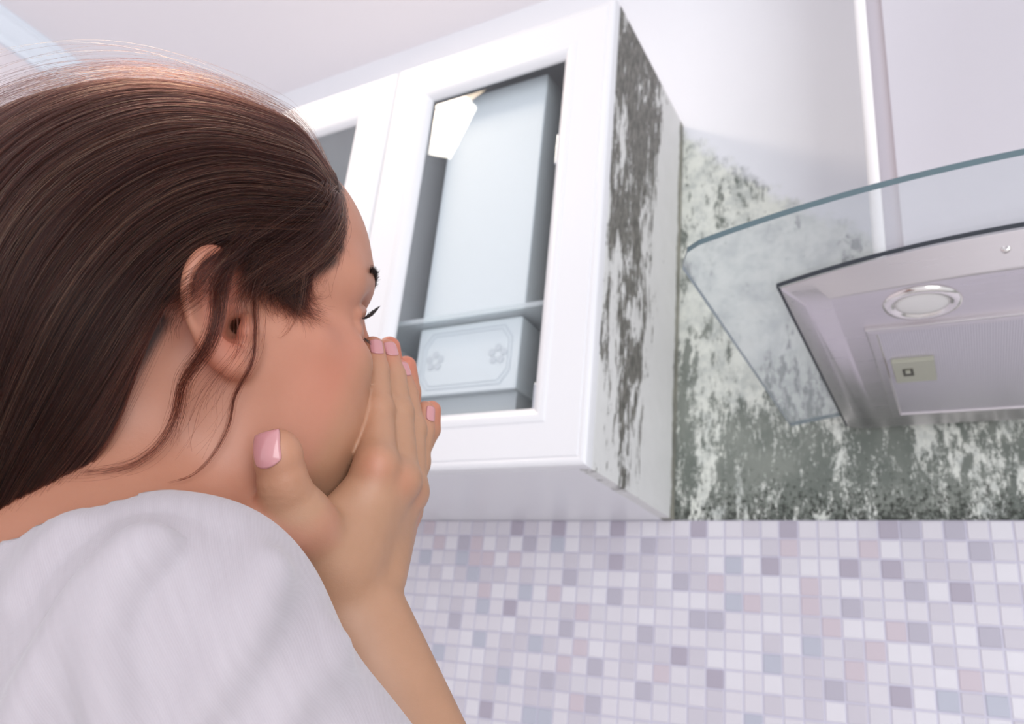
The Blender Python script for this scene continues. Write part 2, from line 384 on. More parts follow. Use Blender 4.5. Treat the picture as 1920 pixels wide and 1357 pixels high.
# steel housing under the glass: arched top edge, bowed front, tapering to the underside
bm = bmesh.new(); N = 32; xl = .266; hwid = XC - xl; ZU = .13
def ffront(x): s = (x - XC) / hwid; return -.507 + .020 * s * s
fr_t, fr_b, bk_t, bk_b = [], [], [], []
for i in range(N + 1):
    x = xl + 2 * hwid * i / N; xb = XC + (x - XC) * (1 - .021 / hwid)
    fr_t.append(bm.verts.new((x, ffront(x), arch(x) - .0045))); fr_b.append(bm.verts.new((xb, ffront(x) + .026, ZU)))
    bk_t.append(bm.verts.new((x, -.002, arch(x) - .0045))); bk_b.append(bm.verts.new((xb, -.03, ZU)))
for i in range(N):
    bm.faces.new((fr_b[i], fr_b[i + 1], fr_t[i + 1], fr_t[i])); bm.faces.new((bk_b[i + 1], bk_b[i], bk_t[i], bk_t[i + 1]))
    bm.faces.new((fr_t[i], fr_t[i + 1], bk_t[i + 1], bk_t[i])); bm.faces.new((fr_b[i + 1], fr_b[i], bk_b[i], bk_b[i + 1]))
bm.faces.new((fr_b[0], fr_t[0], bk_t[0], bk_b[0])); bm.faces.new((fr_t[N], fr_b[N], bk_b[N], bk_t[N]))
bmesh.ops.recalc_face_normals(bm, faces=bm.faces)
o = obj('housing', bm, m_steel, None, bevel=.003, seg=3); child_keep(o, hood)
# dark seal line round the top of the housing
bm = bmesh.new(); e = .0018
def seal(i, dx, dy, z):
    x = xl + 2 * hwid * i / N; return (XC + (x - XC) * (1 + dx / hwid), ffront(x) - dy, arch(x) + z)
for za, zb, dd in ((-.0048, -.0004, .0012),):
    a = [bm.verts.new(seal(i, dd, dd, za)) for i in range(N + 1)]; b = [bm.verts.new(seal(i, dd, dd, zb)) for i in range(N + 1)]
    for i in range(N): bm.faces.new((a[i], a[i + 1], b[i + 1], b[i]))
    for i, s in ((0, -1), (N, 1)):
        p = bm.verts.new((XC + s * (hwid + dd), -.004, arch(xl) + za)); q = bm.verts.new((XC + s * (hwid + dd), -.004, arch(xl) + zb)); bm.faces.new((a[i], p, q, b[i]))
        r_ = bm.verts.new((XC + s * (hwid - .006), -.03, arch(xl) + za)); t_ = bm.verts.new((XC + s * (hwid - .006), a[i].co.y + .01, arch(xl) + za)); bm.faces.new((a[i], p, r_, t_))
o = obj('seal', bm, m_black, None); child_keep(o, hood)
sm = o.modifiers.new('solid', 'SOLIDIFY'); sm.thickness = .001
# chimney: square steel duct cover with rounded front corners
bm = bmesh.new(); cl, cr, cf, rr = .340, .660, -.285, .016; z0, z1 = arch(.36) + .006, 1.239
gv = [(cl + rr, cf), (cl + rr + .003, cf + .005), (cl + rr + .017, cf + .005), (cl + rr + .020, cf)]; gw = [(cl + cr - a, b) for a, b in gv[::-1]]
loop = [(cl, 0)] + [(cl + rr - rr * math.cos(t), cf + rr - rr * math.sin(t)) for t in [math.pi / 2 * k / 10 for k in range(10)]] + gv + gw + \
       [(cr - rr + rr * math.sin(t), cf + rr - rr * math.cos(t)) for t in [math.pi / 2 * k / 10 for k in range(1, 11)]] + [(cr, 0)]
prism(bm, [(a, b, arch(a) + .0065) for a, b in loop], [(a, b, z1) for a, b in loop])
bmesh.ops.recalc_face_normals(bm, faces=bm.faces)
me = bpy.data.meshes.new('chimney'); bm.to_mesh(me); bm.free(); o = link_mesh('chimney', me, [m_chim, mat('painted_corner_highlight', (.93, .93, .95), .2), mat('chimney_seam', (.48, .44, .48), .5)])  # corner highlight painted in as near-white, groove beside it toned darker
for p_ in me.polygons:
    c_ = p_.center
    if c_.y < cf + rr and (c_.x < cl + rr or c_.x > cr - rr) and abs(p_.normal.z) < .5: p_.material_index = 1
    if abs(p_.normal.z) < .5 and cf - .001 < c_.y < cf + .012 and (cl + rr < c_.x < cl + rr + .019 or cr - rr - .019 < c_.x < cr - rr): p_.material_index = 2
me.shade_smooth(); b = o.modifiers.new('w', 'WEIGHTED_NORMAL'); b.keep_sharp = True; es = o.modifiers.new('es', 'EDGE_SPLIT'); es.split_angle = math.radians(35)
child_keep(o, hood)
# filter panel with its latch
fx0, fx1, fy0, fy1 = .335, .665, -.388, -.085; ZF = ZU - .0015
bm = bmesh.new()
def rr2(i, z): return [(fx0 + i, fy0 + i, z), (fx1 - i, fy0 + i, z), (fx1 - i, fy1 - i, z), (fx0 + i, fy1 - i, z)]
L = [[bm.verts.new(p) for p in rr2(i, z)] for i, z in ((0, ZU + .001), (0, ZF - .002), (.003, ZF - .0035), (.010, ZF - .0035), (.012, ZF - .001))]
for a, b in zip(L, L[1:]):
    for k in range(4): bm.faces.new((a[k], a[(k + 1) % 4], b[(k + 1) % 4], b[k]))
f = bm.faces.new(L[-1]); f.material_index = 1; bmesh.ops.recalc_face_normals(bm, faces=bm.faces)
filt = obj('grease_filter', bm, [m_steel, m_filter], None, bevel=.0006); child_keep(filt, hood)
lc = (.374, -.262)
m_latch = mat('latch_plastic', (.42, .42, .34), .4); m_hole = mat('latch_recess', (.07, .065, .05), .5)
bm = bmesh.new(); bx(bm, lc[0] - .022, lc[0] + .022, lc[1] - .034, lc[1] + .034, ZF - .006, ZF)
o = obj('latch', bm, m_latch, None, bevel=.001); o.parent = filt
bm = bmesh.new(); bx(bm, lc[0] - .012, lc[0] - .001, lc[1] - .012, lc[1] + .010, ZF - .0068, ZF - .005, 0); bx(bm, lc[0] - .009, lc[0] - .004, lc[1] - .010, lc[1] - .002, ZF - .0085, ZF - .006, 1)
o2 = obj('latch_button', bm, [m_hole, m_latch], None); o2.parent = filt
# spot lamps in the underside
m_lens = mat('frosted_lens', (.78, .76, .74), .25); m_bezel = mat('lamp_bezel', (.82, .78, .76), .18, 1.0)
g = NG(m_lens); O, X, Y, Z = g.xyz(); g.bump(g.noise(O, 260, 2), .5, .0006)
for sx in (-1, 1):
    cx_ = XC + sx * .107; cy_ = -.434
    bm = bmesh.new(); lathe(bm, [(.0245, 0), (.026, -.0032), (.030, -.0042), (.0345, -.003), (.036, 0), (.036, .001), (.0245, .001)], (cx_, cy_, ZU))
    lo = obj('spot_lamp', bm, m_bezel, None, smooth=True); child_keep(lo, hood)
    bm = bmesh.new(); lathe(bm, [(.0252, .0005), (.0248, -.0012), (.020, -.0022), (.010, -.0028), (.001, -.003)], (cx_, cy_, ZU))
    le = obj('lamp_lens', bm, m_lens, None, smooth=True); le.parent = lo
# screws / buttons on the front
for sx in (-.035, .035):
    x = XC + sx; bm = bmesh.new(); lathe(bm, [(.0045, .002), (.0045, -.001), (.0035, -.0022), (.0015, -.0027), (.0008, -.0019)], (x, ffront(x) + .013, .146), 20, 'y')
    o = obj('button', bm, m_bezel, None, smooth=True); child_keep(o, hood)

# ceiling lamp whose bright cover is mirrored in the cabinet glass
lampc = (-.75, -1.0, CEIL_Z)
lp = empty('ceiling_lamp', lampc); tag(lp, 'bright ceiling lamp seen only as a white reflection in the cabinet glass', 'ceiling lamp')
pts = [(-0.762, -0.815), (-0.689, -0.811), (-0.68, -0.909), (-0.884, -1.083), (-0.943, -1.03)]
bm = bmesh.new()
c0 = (sum(p[0] for p in pts) / len(pts), sum(p[1] for p in pts) / len(pts))
def grow(k): return [(c0[0] + (a - c0[0]) * k, c0[1] + (b - c0[1]) * k) for a, b in pts]
prism(bm, [(a, b, CEIL_Z - .001) for a, b in grow(1.06)], [(a, b, CEIL_Z - .03) for a, b in grow(1.06)]); bmesh.ops.recalc_face_normals(bm, faces=bm.faces)
o = obj('lamp_housing', bm, m_cab, None, bevel=.002); child_keep(o, lp)
m_em = bpy.data.materials.new('lamp_cover_light'); m_em.use_nodes = True; b_ = m_em.node_tree.nodes['Principled BSDF']; b_.inputs['Emission Color'].default_value = (1, .93, .84, 1); b_.inputs['Emission Strength'].default_value = 40
bm = bmesh.new(); prism(bm, [(a, b, CEIL_Z - .029) for a, b in grow(1.0)], [(a, b, CEIL_Z - .036) for a, b in grow(.97)]); bmesh.ops.recalc_face_normals(bm, faces=bm.faces)
o = obj('lamp_cover', bm, m_em, None); child_keep(o, lp)
# ================================================================ PERSON
# The figure is modelled in metres in a frame whose axes are: x = to the right, y = down, z = away (depth);
# S(px, py, depth) is only a shorthand for reading positions off the reference.  c2w turns it into the room.
def S(px, py, d): return np.array([(px - 960) / F_PX * d, (py - 678.5) / F_PX * d, d])
def c2w(P): return np.asarray(P) @ RC + CAM_POS
def nrm(v): v = np.asarray(v, float); return v / np.linalg.norm(v)
# ---- head frame: F forward (face), U up (crown), L towards her right ear (near side)
HS = .975
yaw = math.radians(38); pit = math.radians(-2); rol = math.radians(6)
F0 = np.array([math.cos(yaw), 0, math.sin(yaw)]); L0 = np.array([math.sin(yaw), 0, -math.cos(yaw)]); U0 = np.array([0, -1.0, 0])
F1 = math.cos(pit) * F0 + math.sin(pit) * U0; U1 = math.cos(pit) * U0 - math.sin(pit) * F0
U2 = math.cos(rol) * U1 - math.sin(rol) * L0; L2 = math.cos(rol) * L0 + math.sin(rol) * U1
HF, HU, HL = F1, U2, L2
HO = np.array([-.166, -.016, .424])
HM = np.stack([HF, HU, HL])                     # rows
def h2c(f, u, l): return HO + (HF * f + HU * u + HL * l) * HS
def c2h(P): return ((np.asarray(P) - HO) / HS) @ HM.T

# ---- signed distance toolkit
class Field:
    def __init__(s): s.ops = []
    def add(s, kind, dist, lo, hi, k, mode='u'): s.ops.append((dist, np.asarray(lo), np.asarray(hi), k, mode))
    def ell(s, c, r, k=.01, axes=None, mode='u'):
        c = np.asarray(c, float); r = np.asarray(r, float); A = np.eye(3) if axes is None else np.stack([nrm(a) for a in axes])
        def d(P):
            q = (P - c) @ A.T; k0 = np.linalg.norm(q / r, axis=1); k1 = np.linalg.norm(q / (r * r), axis=1) + 1e-9
            return k0 * (k0 - 1.0) / k1
        m = r.max(); s.add('e', d, c - m, c + m, k, mode)
    def cap(s, a, b, r1, r2, k=.006, mode='u'):
        a = np.asarray(a, float); b = np.asarray(b, float); ab = b - a; L2_ = ab @ ab + 1e-12
        def d(P):
            t = np.clip(((P - a) @ ab) / L2_, 0, 1); return np.linalg.norm(P - a - t[:, None] * ab, axis=1) - (r1 + (r2 - r1) * t)
        m = max(r1, r2); s.add('c', d, np.minimum(a, b) - m, np.maximum(a, b) + m, k, mode)
    def ecap(s, a, b, r1, r2, wide, flat, k=.006, mode='u'):
        """capsule squashed by factor flat along direction wide x ab"""
        a = np.asarray(a, float); b = np.asarray(b, float); ab = b - a; L2_ = ab @ ab + 1e-12
        n = nrm(np.cross(ab, wide))
        def d(P):
            t = np.clip(((P - a) @ ab) / L2_, 0, 1); v = P - a - t[:, None] * ab; vn = v @ n
            v = v + np.outer(vn * (1 / flat - 1), n); r = r1 + (r2 - r1) * t
            q = np.linalg.norm(v, axis=1); dd = (q - r)
            return dd * (flat + (1 - flat) * np.clip(1 - np.abs(vn) / flat / (q + 1e-9), 0, 1))
        m = max(r1, r2); s.add('c', d, np.minimum(a, b) - m, np.maximum(a, b) + m, k, mode)
    def path(s, pts, rs, k=.004, mode='u', kin=None):
        """tube along a Catmull-Rom path, one distance, smooth-unioned once"""
        pts = [np.asarray(p, float) for p in pts]; n = len(pts); Q, Rr = [], []
        for i in range(n - 1):
            p0 = pts[max(i - 1, 0)]; p1 = pts[i]; p2 = pts[i + 1]; p3 = pts[min(i + 2, n - 1)]
            for t in np.linspace(0, 1, 5)[:-1]:
                Q.append(.5 * (2 * p1 + (p2 - p0) * t + (2 * p0 - 5 * p1 + 4 * p2 - p3) * t * t + (3 * p1 - p0 - 3 * p2 + p3) * t ** 3)); Rr.append(rs[i] + (rs[i + 1] - rs[i]) * t)
        Q.append(pts[-1]); Rr.append(rs[-1]); Q = np.array(Q); Rr = np.array(Rr)
        def d(P):
            best = np.full(len(P), 9.0)
            for i in range(len(Q) - 1):
                a, b = Q[i], Q[i + 1]; ab = b - a; t = np.clip(((P - a) @ ab) / (ab @ ab + 1e-12), 0, 1)
                best = np.minimum(best, np.linalg.norm(P - a - t[:, None] * ab, axis=1) - (Rr[i] + (Rr[i + 1] - Rr[i]) * t))
            return best
        m = Rr.max(); s.add('p', d, Q.min(0) - m, Q.max(0) + m, k, mode)
    def fn(s, f, lo, hi, mode, k=0): s.add('f', f, lo, hi, k, mode)
    def __call__(s, P):
        D_ = np.full(len(P), .08)
        for dist, lo, hi, k, mode in s.ops:
            mg = .03 + k
            m = np.all((P > lo - mg) & (P < hi + mg), axis=1)
            if not m.any(): continue
            i = np.nonzero(m)[0]; q = P[i]; d = D_[i]
            if mode == 'u':
                e = dist(q); h = np.clip(.5 + .5 * (d - e) / k, 0, 1); D_[i] = d + (e - d) * h - k * h * (1 - h)
            elif mode == 's':
                e = -dist(q); h = np.clip(.5 - .5 * (d - e) / k, 0, 1); D_[i] = d + (e - d) * h + k * h * (1 - h)
            elif mode == 'f': D_[i] = dist(q, d)
        return D_
def surface(field, lo, hi, h):
    """naive surface nets on a dense grid that is only evaluated near the surface"""
    lo = np.asarray(lo, float); hi = np.asarray(hi, float); B = 8
    nb = np.ceil((hi - lo) / (h * B)).astype(int); n = nb * B
    gx = [lo[i] + h * B * (np.arange(nb[i]) + .5) for i in range(3)]
    cc = np.stack(np.meshgrid(*gx, indexing='ij'), -1).reshape(-1, 3)
    cv = field(cc).reshape(nb)
    G = np.repeat(np.repeat(np.repeat(cv.astype(np.float32), B, 0), B, 1), B, 2)
    act = np.argwhere(np.abs(cv) < h * B * 1.15)
    off = np.stack(np.meshgrid(*[np.arange(B)] * 3, indexing='ij'), -1).reshape(-1, 3)
    for c0 in range(0, len(act), 1500):
        idx = (act[c0:c0 + 1500, None, :] * B + off[None]).reshape(-1, 3)
        G[idx[:, 0], idx[:, 1], idx[:, 2]] = field(lo + h * (idx + .5))
    sg = G < 0
    c8 = [(a, b, c) for a in (0, 1) for b in (0, 1) for c in (0, 1)]
    nx, ny, nz = n
    cnt = np.zeros((nx - 1, ny - 1, nz - 1), np.int8)
    for a, b, c in c8: cnt += sg[a:nx - 1 + a, b:ny - 1 + b, c:nz - 1 + c]
    cells = np.argwhere((cnt > 0) & (cnt < 8)); del cnt
    vid = -np.ones((nx - 1, ny - 1, nz - 1), np.int32); vid[cells[:, 0], cells[:, 1], cells[:, 2]] = np.arange(len(cells))
    acc = np.zeros((len(cells), 3)); w_ = np.zeros(len(cells))
    for i in range(8):
        for j in range(i + 1, 8):
            d = np.array(c8[j]) - np.array(c8[i])
            if np.abs(d).sum() != 1: continue
            A = G[cells[:, 0] + c8[i][0], cells[:, 1] + c8[i][1], cells[:, 2] + c8[i][2]].astype(float); Bv = G[cells[:, 0] + c8[j][0], cells[:, 1] + c8[j][1], cells[:, 2] + c8[j][2]].astype(float)
            m = (A < 0) != (Bv < 0); t = np.where(m, A / np.where(m, A - Bv, 1), 0)
            acc += np.where(m[:, None], np.array(c8[i]) + t[:, None] * d, 0); w_ += m
    V = lo + h * (cells + .5 + acc / w_[:, None])
    # project once along the gradient for crisper detail
    for _ in range(1):
        e = h * .5; f0 = field(V); gr = np.stack([field(V + np.eye(3)[a] * e) - field(V - np.eye(3)[a] * e) for a in range(3)], 1) / (2 * e)
        V = V - gr * np.clip(f0 / (np.maximum((gr ** 2).sum(1), .2)), -h, h)[:, None] * .8
    quads = []
    for ax in range(3):
        sl0 = [slice(1, -1)] * 3; sl0[ax] = slice(0, -1); sl1 = [slice(1, -1)] * 3; sl1[ax] = slice(1, None)
        a_ = sg[tuple(sl0)]; b_ = sg[tuple(sl1)]
        for flip, m in ((0, a_ & ~b_), (1, ~a_ & b_)):
            p = np.argwhere(m); o = np.ones(3, int); o[ax] = 0; p = p + o
            u, v = [k for k in range(3) if k != ax]; eu = np.eye(3, dtype=int)[u]; ev = np.eye(3, dtype=int)[v]
            q = [vid[tuple((p - s_).T)] for s_ in (0 * eu, eu, eu + ev, ev)]
            q = np.stack(q, 1)
            if flip ^ (ax == 1): q = q[:, ::-1]
            quads.append(q)
    Q = np.concatenate(quads); Q = Q[(Q >= 0).all(1)]
    return V, Q
def npmesh(name, V, Q, m, parent=None, smooth=True):
    me = bpy.data.meshes.new(name); me.vertices.add(len(V)); me.vertices.foreach_set('co', np.ascontiguousarray(V, np.float32).ravel())
    k = Q.shape[1]; me.loops.add(len(Q) * k); me.loops.foreach_set('vertex_index', np.ascontiguousarray(Q, np.int32).ravel())
    me.polygons.add(len(Q)); me.polygons.foreach_set('loop_start', np.arange(0, len(Q) * k, k, dtype=np.int32))
    me.update(calc_edges=True); me.validate()
    if smooth: me.polygons.foreach_set('use_smooth', np.ones(len(me.polygons), bool))
    o = bpy.data.objects.new(name, me); COL.objects.link(o)
    for mm in (m if isinstance(m, (list, tuple)) else [m]): me.materials.append(mm)
    if parent: o.parent = parent
    return o
def fcol(o, name, arr):
    a = o.data.attributes.new(name, 'FLOAT', 'POINT'); a.data.foreach_set('value', np.ascontiguousarray(arr, np.float32))
def snoise(P, sc, seed=0, oct=3):
    """cheap smooth value noise made of rotated sines"""
    r = np.random.RandomState(seed); out = np.zeros(len(P)); a = 1.0
    for o in range(oct):
        for k in range(4):
            d = r.normal(size=3); d /= np.linalg.norm(d); out += a * np.sin(P @ d * sc * (1 + .3 * r.rand()) + r.rand() * 6.28) / 4
        sc *= 2.0; a *= .5
    return out

# ---------------------------------------------------------------- body field
B = Field()
hd = lambda f, u, l: h2c(f, u, l)
HA = [HF, HU, HL]
# head
B.ell(hd(-.012, .042, 0), (.092, .077, .070), .01, HA)
B.ell(hd(.034, .040, 0), (.062, .068, .058), .02, HA)         # forehead
B.ell(hd(-.055, .018, 0), (.050, .055, .058), .03, HA)        # occiput
B.ell(hd(.040, -.045, 0), (.046, .060, .050), .03, HA)        # face block
B.ell(hd(.052, -.085, 0), (.036, .032, .034), .02, HA)        # chin block
for s in (1, -1):
    B.cap(hd(.072, .028, s * .020), hd(.060, .026, s * .046), .014, .012, .016)   # brow
    B.ell(hd(.056, -.020, s * .044), (.022, .018, .016), .018, HA)               # cheekbone
    B.cap(hd(.035, -.012, s * .060), hd(-.004, -.004, s * .066), .007, .006, .02)  # zygomatic arch
    B.ell(hd(.050, -.055, s * .036), (.026, .028, .020), .02, HA)                # cheek
    B.cap(hd(.004, -.030, s * .058), hd(.006, -.066, s * .050), .010, .012, .022)   # ramus
    B.cap(hd(.006, -.068, s * .049), hd(.070, -.100, s * .016), .012, .013, .020)   # jaw line
    B.ell(hd(.028, -.045, s * .052), (.026, .030, .013), .02, HA)                  # masseter
B.cap(hd(.076, -.100, .008), hd(.076, -.100, -.008), .013, .013, .014)             # chin
B.path([hd(.082, .022, 0), hd(.094, .000, 0), hd(.106, -.022, 0)], [.008, .0075, .009], .010)   # nose
for s in (1, -1): B.ell(hd(.096, -.028, s * .011), (.010, .008, .007), .006, HA)
B.ell(hd(.078, -.060, 0), (.018, .020, .026), .015, HA)
B.ell(hd(.094, -.054, 0), (.006, .005, .020), .005, HA); B.ell(hd(.092, -.066, 0), (.006, .006, .018), .005, HA)   # lips
B.ell(hd(.099, -.060, 0), (.008, .0012, .020), .003, HA, 's')
for s in (1, -1):
    B.ell(hd(.084, .004, s * .034), (.013, .014, .018), .012, HA, 's')            # eye socket
    B.ell(hd(.066, .003, s * .032), (.0135, .0135, .0135), .003, HA)                 # eyeball under lids
    B.path([hd(.070, .010, s * .018), hd(.080, .013, s * .031), hd(.070, .008, s * .047)], [.003, .0035, .003], .005)     # upper lid
    B.path([hd(.071, -.002, s * .018), hd(.078, -.006, s * .031), hd(.070, -.001, s * .046)], [.003, .0028, .003], .005)  # lower lid
    B.ell(hd(.101, -.034, s * .006), (.004, .003, .0035), .002, HA, 's')
# neck, nape and shoulders
nk0 = hd(-.030, -.030, 0); nk1 = hd(-.060, -.150, 0)
B.ecap(nk0, nk1, .056, .058, HF, .95, .03)
B.cap(hd(-.004, -.03, .050), hd(.010, -.155, .012), .012, .010, .02)                # sternomastoid
B.cap(hd(-.004, -.03, -.050), hd(.010, -.155, -.012), .012, .010, .02)
SHR = np.array([-.132, .110, .312]); SHL = np.array([-.36, .17, .50]); CHEST = np.array([-.26, .26, .42]); PEL = np.array([-.33, .60, .31])
B.cap(hd(-.065, -.124, .02), SHR + np.array([-.02, .014, .0]), .042, .037, .05)
B.cap(hd(-.065, -.120, -.02), SHL, .045, .040, .05)
B.ecap(CHEST + np.array([0, -.05, 0]), PEL, .150, .135, SHR - SHL, .72, .05)
B.cap(SHR + np.array([0, .004, 0]), SHL, .045, .048, .06)
# ears (near one modelled from its rim, hollow, canal, lobe; the far one mirrored through the head's middle plane)
def raydepth(field, px, py, d0=.28, d1=.6):
    r = np.array([(px - 960) / F_PX, (py - 678.5) / F_PX, 1.0]); d = d0
    for _ in range(200):
        v = field((r * d)[None])[0]
        if v < .0003: return d
        d += max(v * .8, .0005)
        if d > d1: break
    return None
EARD = raydepth(B, 450, 612) or .36
ears = []                                   # (kind, args) in head coordinates so that they can be mirrored
def E_(px, py, dz): return S(px, py, EARD + dz * 1.25 - .001)
def mir(P): q = c2h(P); return h2c(q[0], q[1], -q[2])
ear_ops = [
    ('path', [E_(358, 560, -.006), E_(395, 590, -.003), E_(430, 640, .000)], [.0045, .006, .007], .010, 'u'),           # conchal wall joining the head
    ('path', [E_(436, 560, .006), E_(428, 515, .002), E_(412, 490, -.003), E_(392, 488, -.008), E_(372, 512, -.012), E_(366, 555, -.014), E_(374, 598, -.013), E_(392, 636, -.010), E_(414, 658, -.006)],
     [.005, .006, .006, .0045, .0038, .0036, .0040, .0045, .005], .006, 'u'),                                                 # sheet of the ear
    ('path', [E_(446, 585, .004), E_(436, 548, .000), E_(428, 505, -.004), E_(410, 477, -.008), E_(385, 476, -.013), E_(363, 500, -.017), E_(354, 540, -.0195), E_(359, 583, -.0195), E_(373, 622, -.017), E_(392, 654, -.0125)],
     [.0022, .0026, .003, .0034, .0036, .0036, .0035, .0034, .0033, .0036], .003, 'u'),                                        # rim
    ('path', [E_(402, 512, -.009), E_(392, 560, -.014), E_(396, 605, -.014), E_(412, 642, -.011), E_(430, 655, -.008)], [.003, .0034, .0034, .0036, .0036], .004, 'u'),  # inner fold
    ('path', [E_(396, 648, -.011), E_(420, 672, -.009), E_(440, 682, -.006), E_(452, 678, -.003)], [.0046, .0062, .0068, .0056], .006, 'u'),   # lobe
    ('path', [E_(452, 690, -.001), E_(466, 668, .002), E_(470, 640, .003)], [.0045, .004, .004], .006, 'u'),
    ('path', [E_(392, 497, -.016), E_(375, 522, -.0195), E_(371, 560, -.0215), E_(379, 603, -.020)], [.0018, .0024, .0024, .0020], .002, 's'),              # groove behind the rim
    ('path', [E_(426, 530, -.008), E_(420, 572, -.009), E_(428, 612, -.007)], [.0050, .0078, .0076], .0035, 's'),            # hollow
    ('path', [E_(436, 598, -.003), E_(444, 616, .000)], [.0055, .0050], .003, 's'),
    ('path', [E_(443, 608, -.002), E_(450, 618, .014)], [.0036, .0032], .0015, 's'),                                             # canal
    ('path', [E_(466, 600, .001), E_(463, 622, -.002), E_(466, 642, .001)], [.003, .0042, .003], .004, 'u'),                    # tragus
]
for _, pts, rs, k, mode in ear_ops: B.path(pts, rs, k, mode)
for _, pts, rs, k, mode in ear_ops: B.path([mir(p) for p in pts], rs, k, mode)

# arms and hands: a field of their own, pressed against the face without melting into it
Body = B; B = Field()
ER = np.array([.023, .325, .322]); WR = S(650, 1115, .395)
B.cap(SHR, ER, .041, .034, .02); B.cap(ER, ER + (WR - ER) * .45, .034, .034, .02)
WD = nrm(np.array([1.0, -.25, .55]))        # across the wrist, thumb side to little-finger side
B.ecap(ER + (WR - ER) * .40, WR, .034, .0255, WD, .74, .02)
WL = S(640, 1090, .468); EL = np.array([-.145, .345, .49])
B.cap(SHL, EL, .041, .034, .02); B.cap(EL, EL + (WL - EL) * .45, .034, .033, .02)
B.ecap(EL + (WL - EL) * .40, WL, .033, .0255, WD, .70, .02)
# right hand
RH = dict(
    index=[(706, 872, .412, .0110), (708, 768, .438, .0088), (704, 695, .454, .0078), (699, 652, .462, .0068)],
    middle=[(748, 900, .424, .0112), (745, 775, .453, .0090), (736, 705, .469, .0079), (723, 657, .478, .0070)],
    ring=[(764, 922, .442, .0108), (771, 805, .468, .0086), (760, 738, .482, .0076), (747, 693, .490, .0067)],
    little=[(757, 958, .456, .0096), (781, 868, .474, .0076), (794, 806, .485, .0067), (797, 770, .491, .0061)])
LHD = dict(
    index=[(680, 890, .476, .0108), (705, 780, .488, .0086), (712, 700, .492, .0076), (716, 662, .494, .0068)],
    middle=[(705, 890, .484, .0108), (735, 765, .497, .0086), (735, 695, .502, .0077), (730, 651, .503, .0070)],
    ring=[(728, 915, .492, .0104), (766, 800, .506, .0084), (767, 735, .511, .0075), (761, 687, .512, .0069)],
    little=[(718, 950, .500, .0096), (774, 868, .510, .0076), (806, 805, .514, .0068), (809, 769, .515, .0063)])
def hand(jt, Wp, k=.004):
    for nme, J in jt.items():
        P_ = [S(a, b, c) for a, b, c, r in J]; r = [j[3] for j in J]
        for i in range(3): B.cap(P_[i], P_[i + 1], r[i], r[i + 1], .0018 if i else .004)
        B.ell(P_[1], (r[1] * 1.06,) * 3, .003)
    M_ = {n: S(*J[0][:3]) for n, J in jt.items()}; names = ['index', 'middle', 'ring', 'little']
    for i, n in enumerate(names):
        base = Wp + WD * (-.014 + .0095 * i) + (M_[n] - Wp) * .12
        B.cap(base, M_[n], .0135, .0108 if i < 3 else .0098, .006)
    for a_, b_ in zip(names, names[1:]):                                      # webs of the palm
        B.cap(Wp + (M_[a_] - Wp) * .35, (M_[a_] + M_[b_]) / 2 + (Wp - M_[a_]) * .12, .0125, .0085, .006)
hand(LHD, WL)
B.cap(WL, S(600, 985, .462), .016, .013, .012)     # left thumb side, out of sight under the chin
B.cap(S(600, 985, .462), S(596, 930, .470), .012, .010, .006)
hand(RH, WR)
# right thumb
T_ = [S(628, 1050, .390), S(572, 978, .3695), S(536, 903, .3575), S(520, 846, .3545)]
B.cap(WR + np.array([-.012, 0, -.003]), T_[0], .018, .0175, .015); B.cap(T_[0], T_[1], .0170, .0122, .012)
B.cap(T_[1], T_[2], .0112, .0094, .012); B.cap(T_[2], T_[3] + (T_[2] - T_[3]) * .3, .0092, .0102, .005); B.ell(T_[3], (.0100, .0102, .0098), .004)
B.path([S(580, 985, .376), S(606, 972, .390), S(650, 945, .402)], [.007, .007, .008], .008)        # web between thumb and index
B.cap(T_[0], S(705, 925, .408), .014, .010, .012)
# knuckles and tendons on the back of the hand
for n, r in (('index', .0070), ('middle', .0072), ('ring', .0066)):
    J = RH[n]; c_ = S(*J[0][:3]) + np.array([0.002, -.001, -.0065]); B.ell(c_, (r,) * 3, .008)
    B.cap(c_ + np.array([0, .003, .001]), WR + (c_ - WR) * .30 + np.array([0, 0, -.003]), .0032, .0022, .007)

def creases(P, d):
    """fine skin relief, added to the distance itself"""
    out = d.copy()
    for j, dirn, w_, dep in CREASES:
        t = (P - j) @ dirn; rr_ = np.linalg.norm(P - j - np.outer(t, dirn), axis=1)
        for o_ in (-.0020, 0, .0021): out += dep * np.exp(-((t - o_) / w_) ** 2) * (rr_ < .016)
    return out
CREASES = [(T_[2], nrm(T_[3] - T_[1]), .0007, .00035)]
for n in RH:
    a, b, c, r = RH[n][1]; CREASES.append((S(a, b, c), nrm(S(*RH[n][2][:3]) - S(*RH[n][0][:3])), .0006, .00030))
lo = np.min([c for c, *_ in CREASES], axis=0) - .014; hi = np.max([c for c, *_ in CREASES], axis=0) + .014
B.fn(creases, lo, hi, 'f')

Hands = B
def B(P):
    a = Body(P); b = Hands(P); k = .0016 + .03 * np.clip(1 - np.linalg.norm(P - SHR, axis=1) / .12, 0, 1) + .03 * np.clip(1 - np.linalg.norm(P - SHL, axis=1) / .12, 0, 1)
    h = np.clip(.5 + .5 * (a - b) / k, 0, 1); return a + (b - a) * h - k * h * (1 - h)
RES = globals().get('RES', .0016)
V, Q = surface(B, (-.46, -.185, .17), (.115, .64, .66), RES)
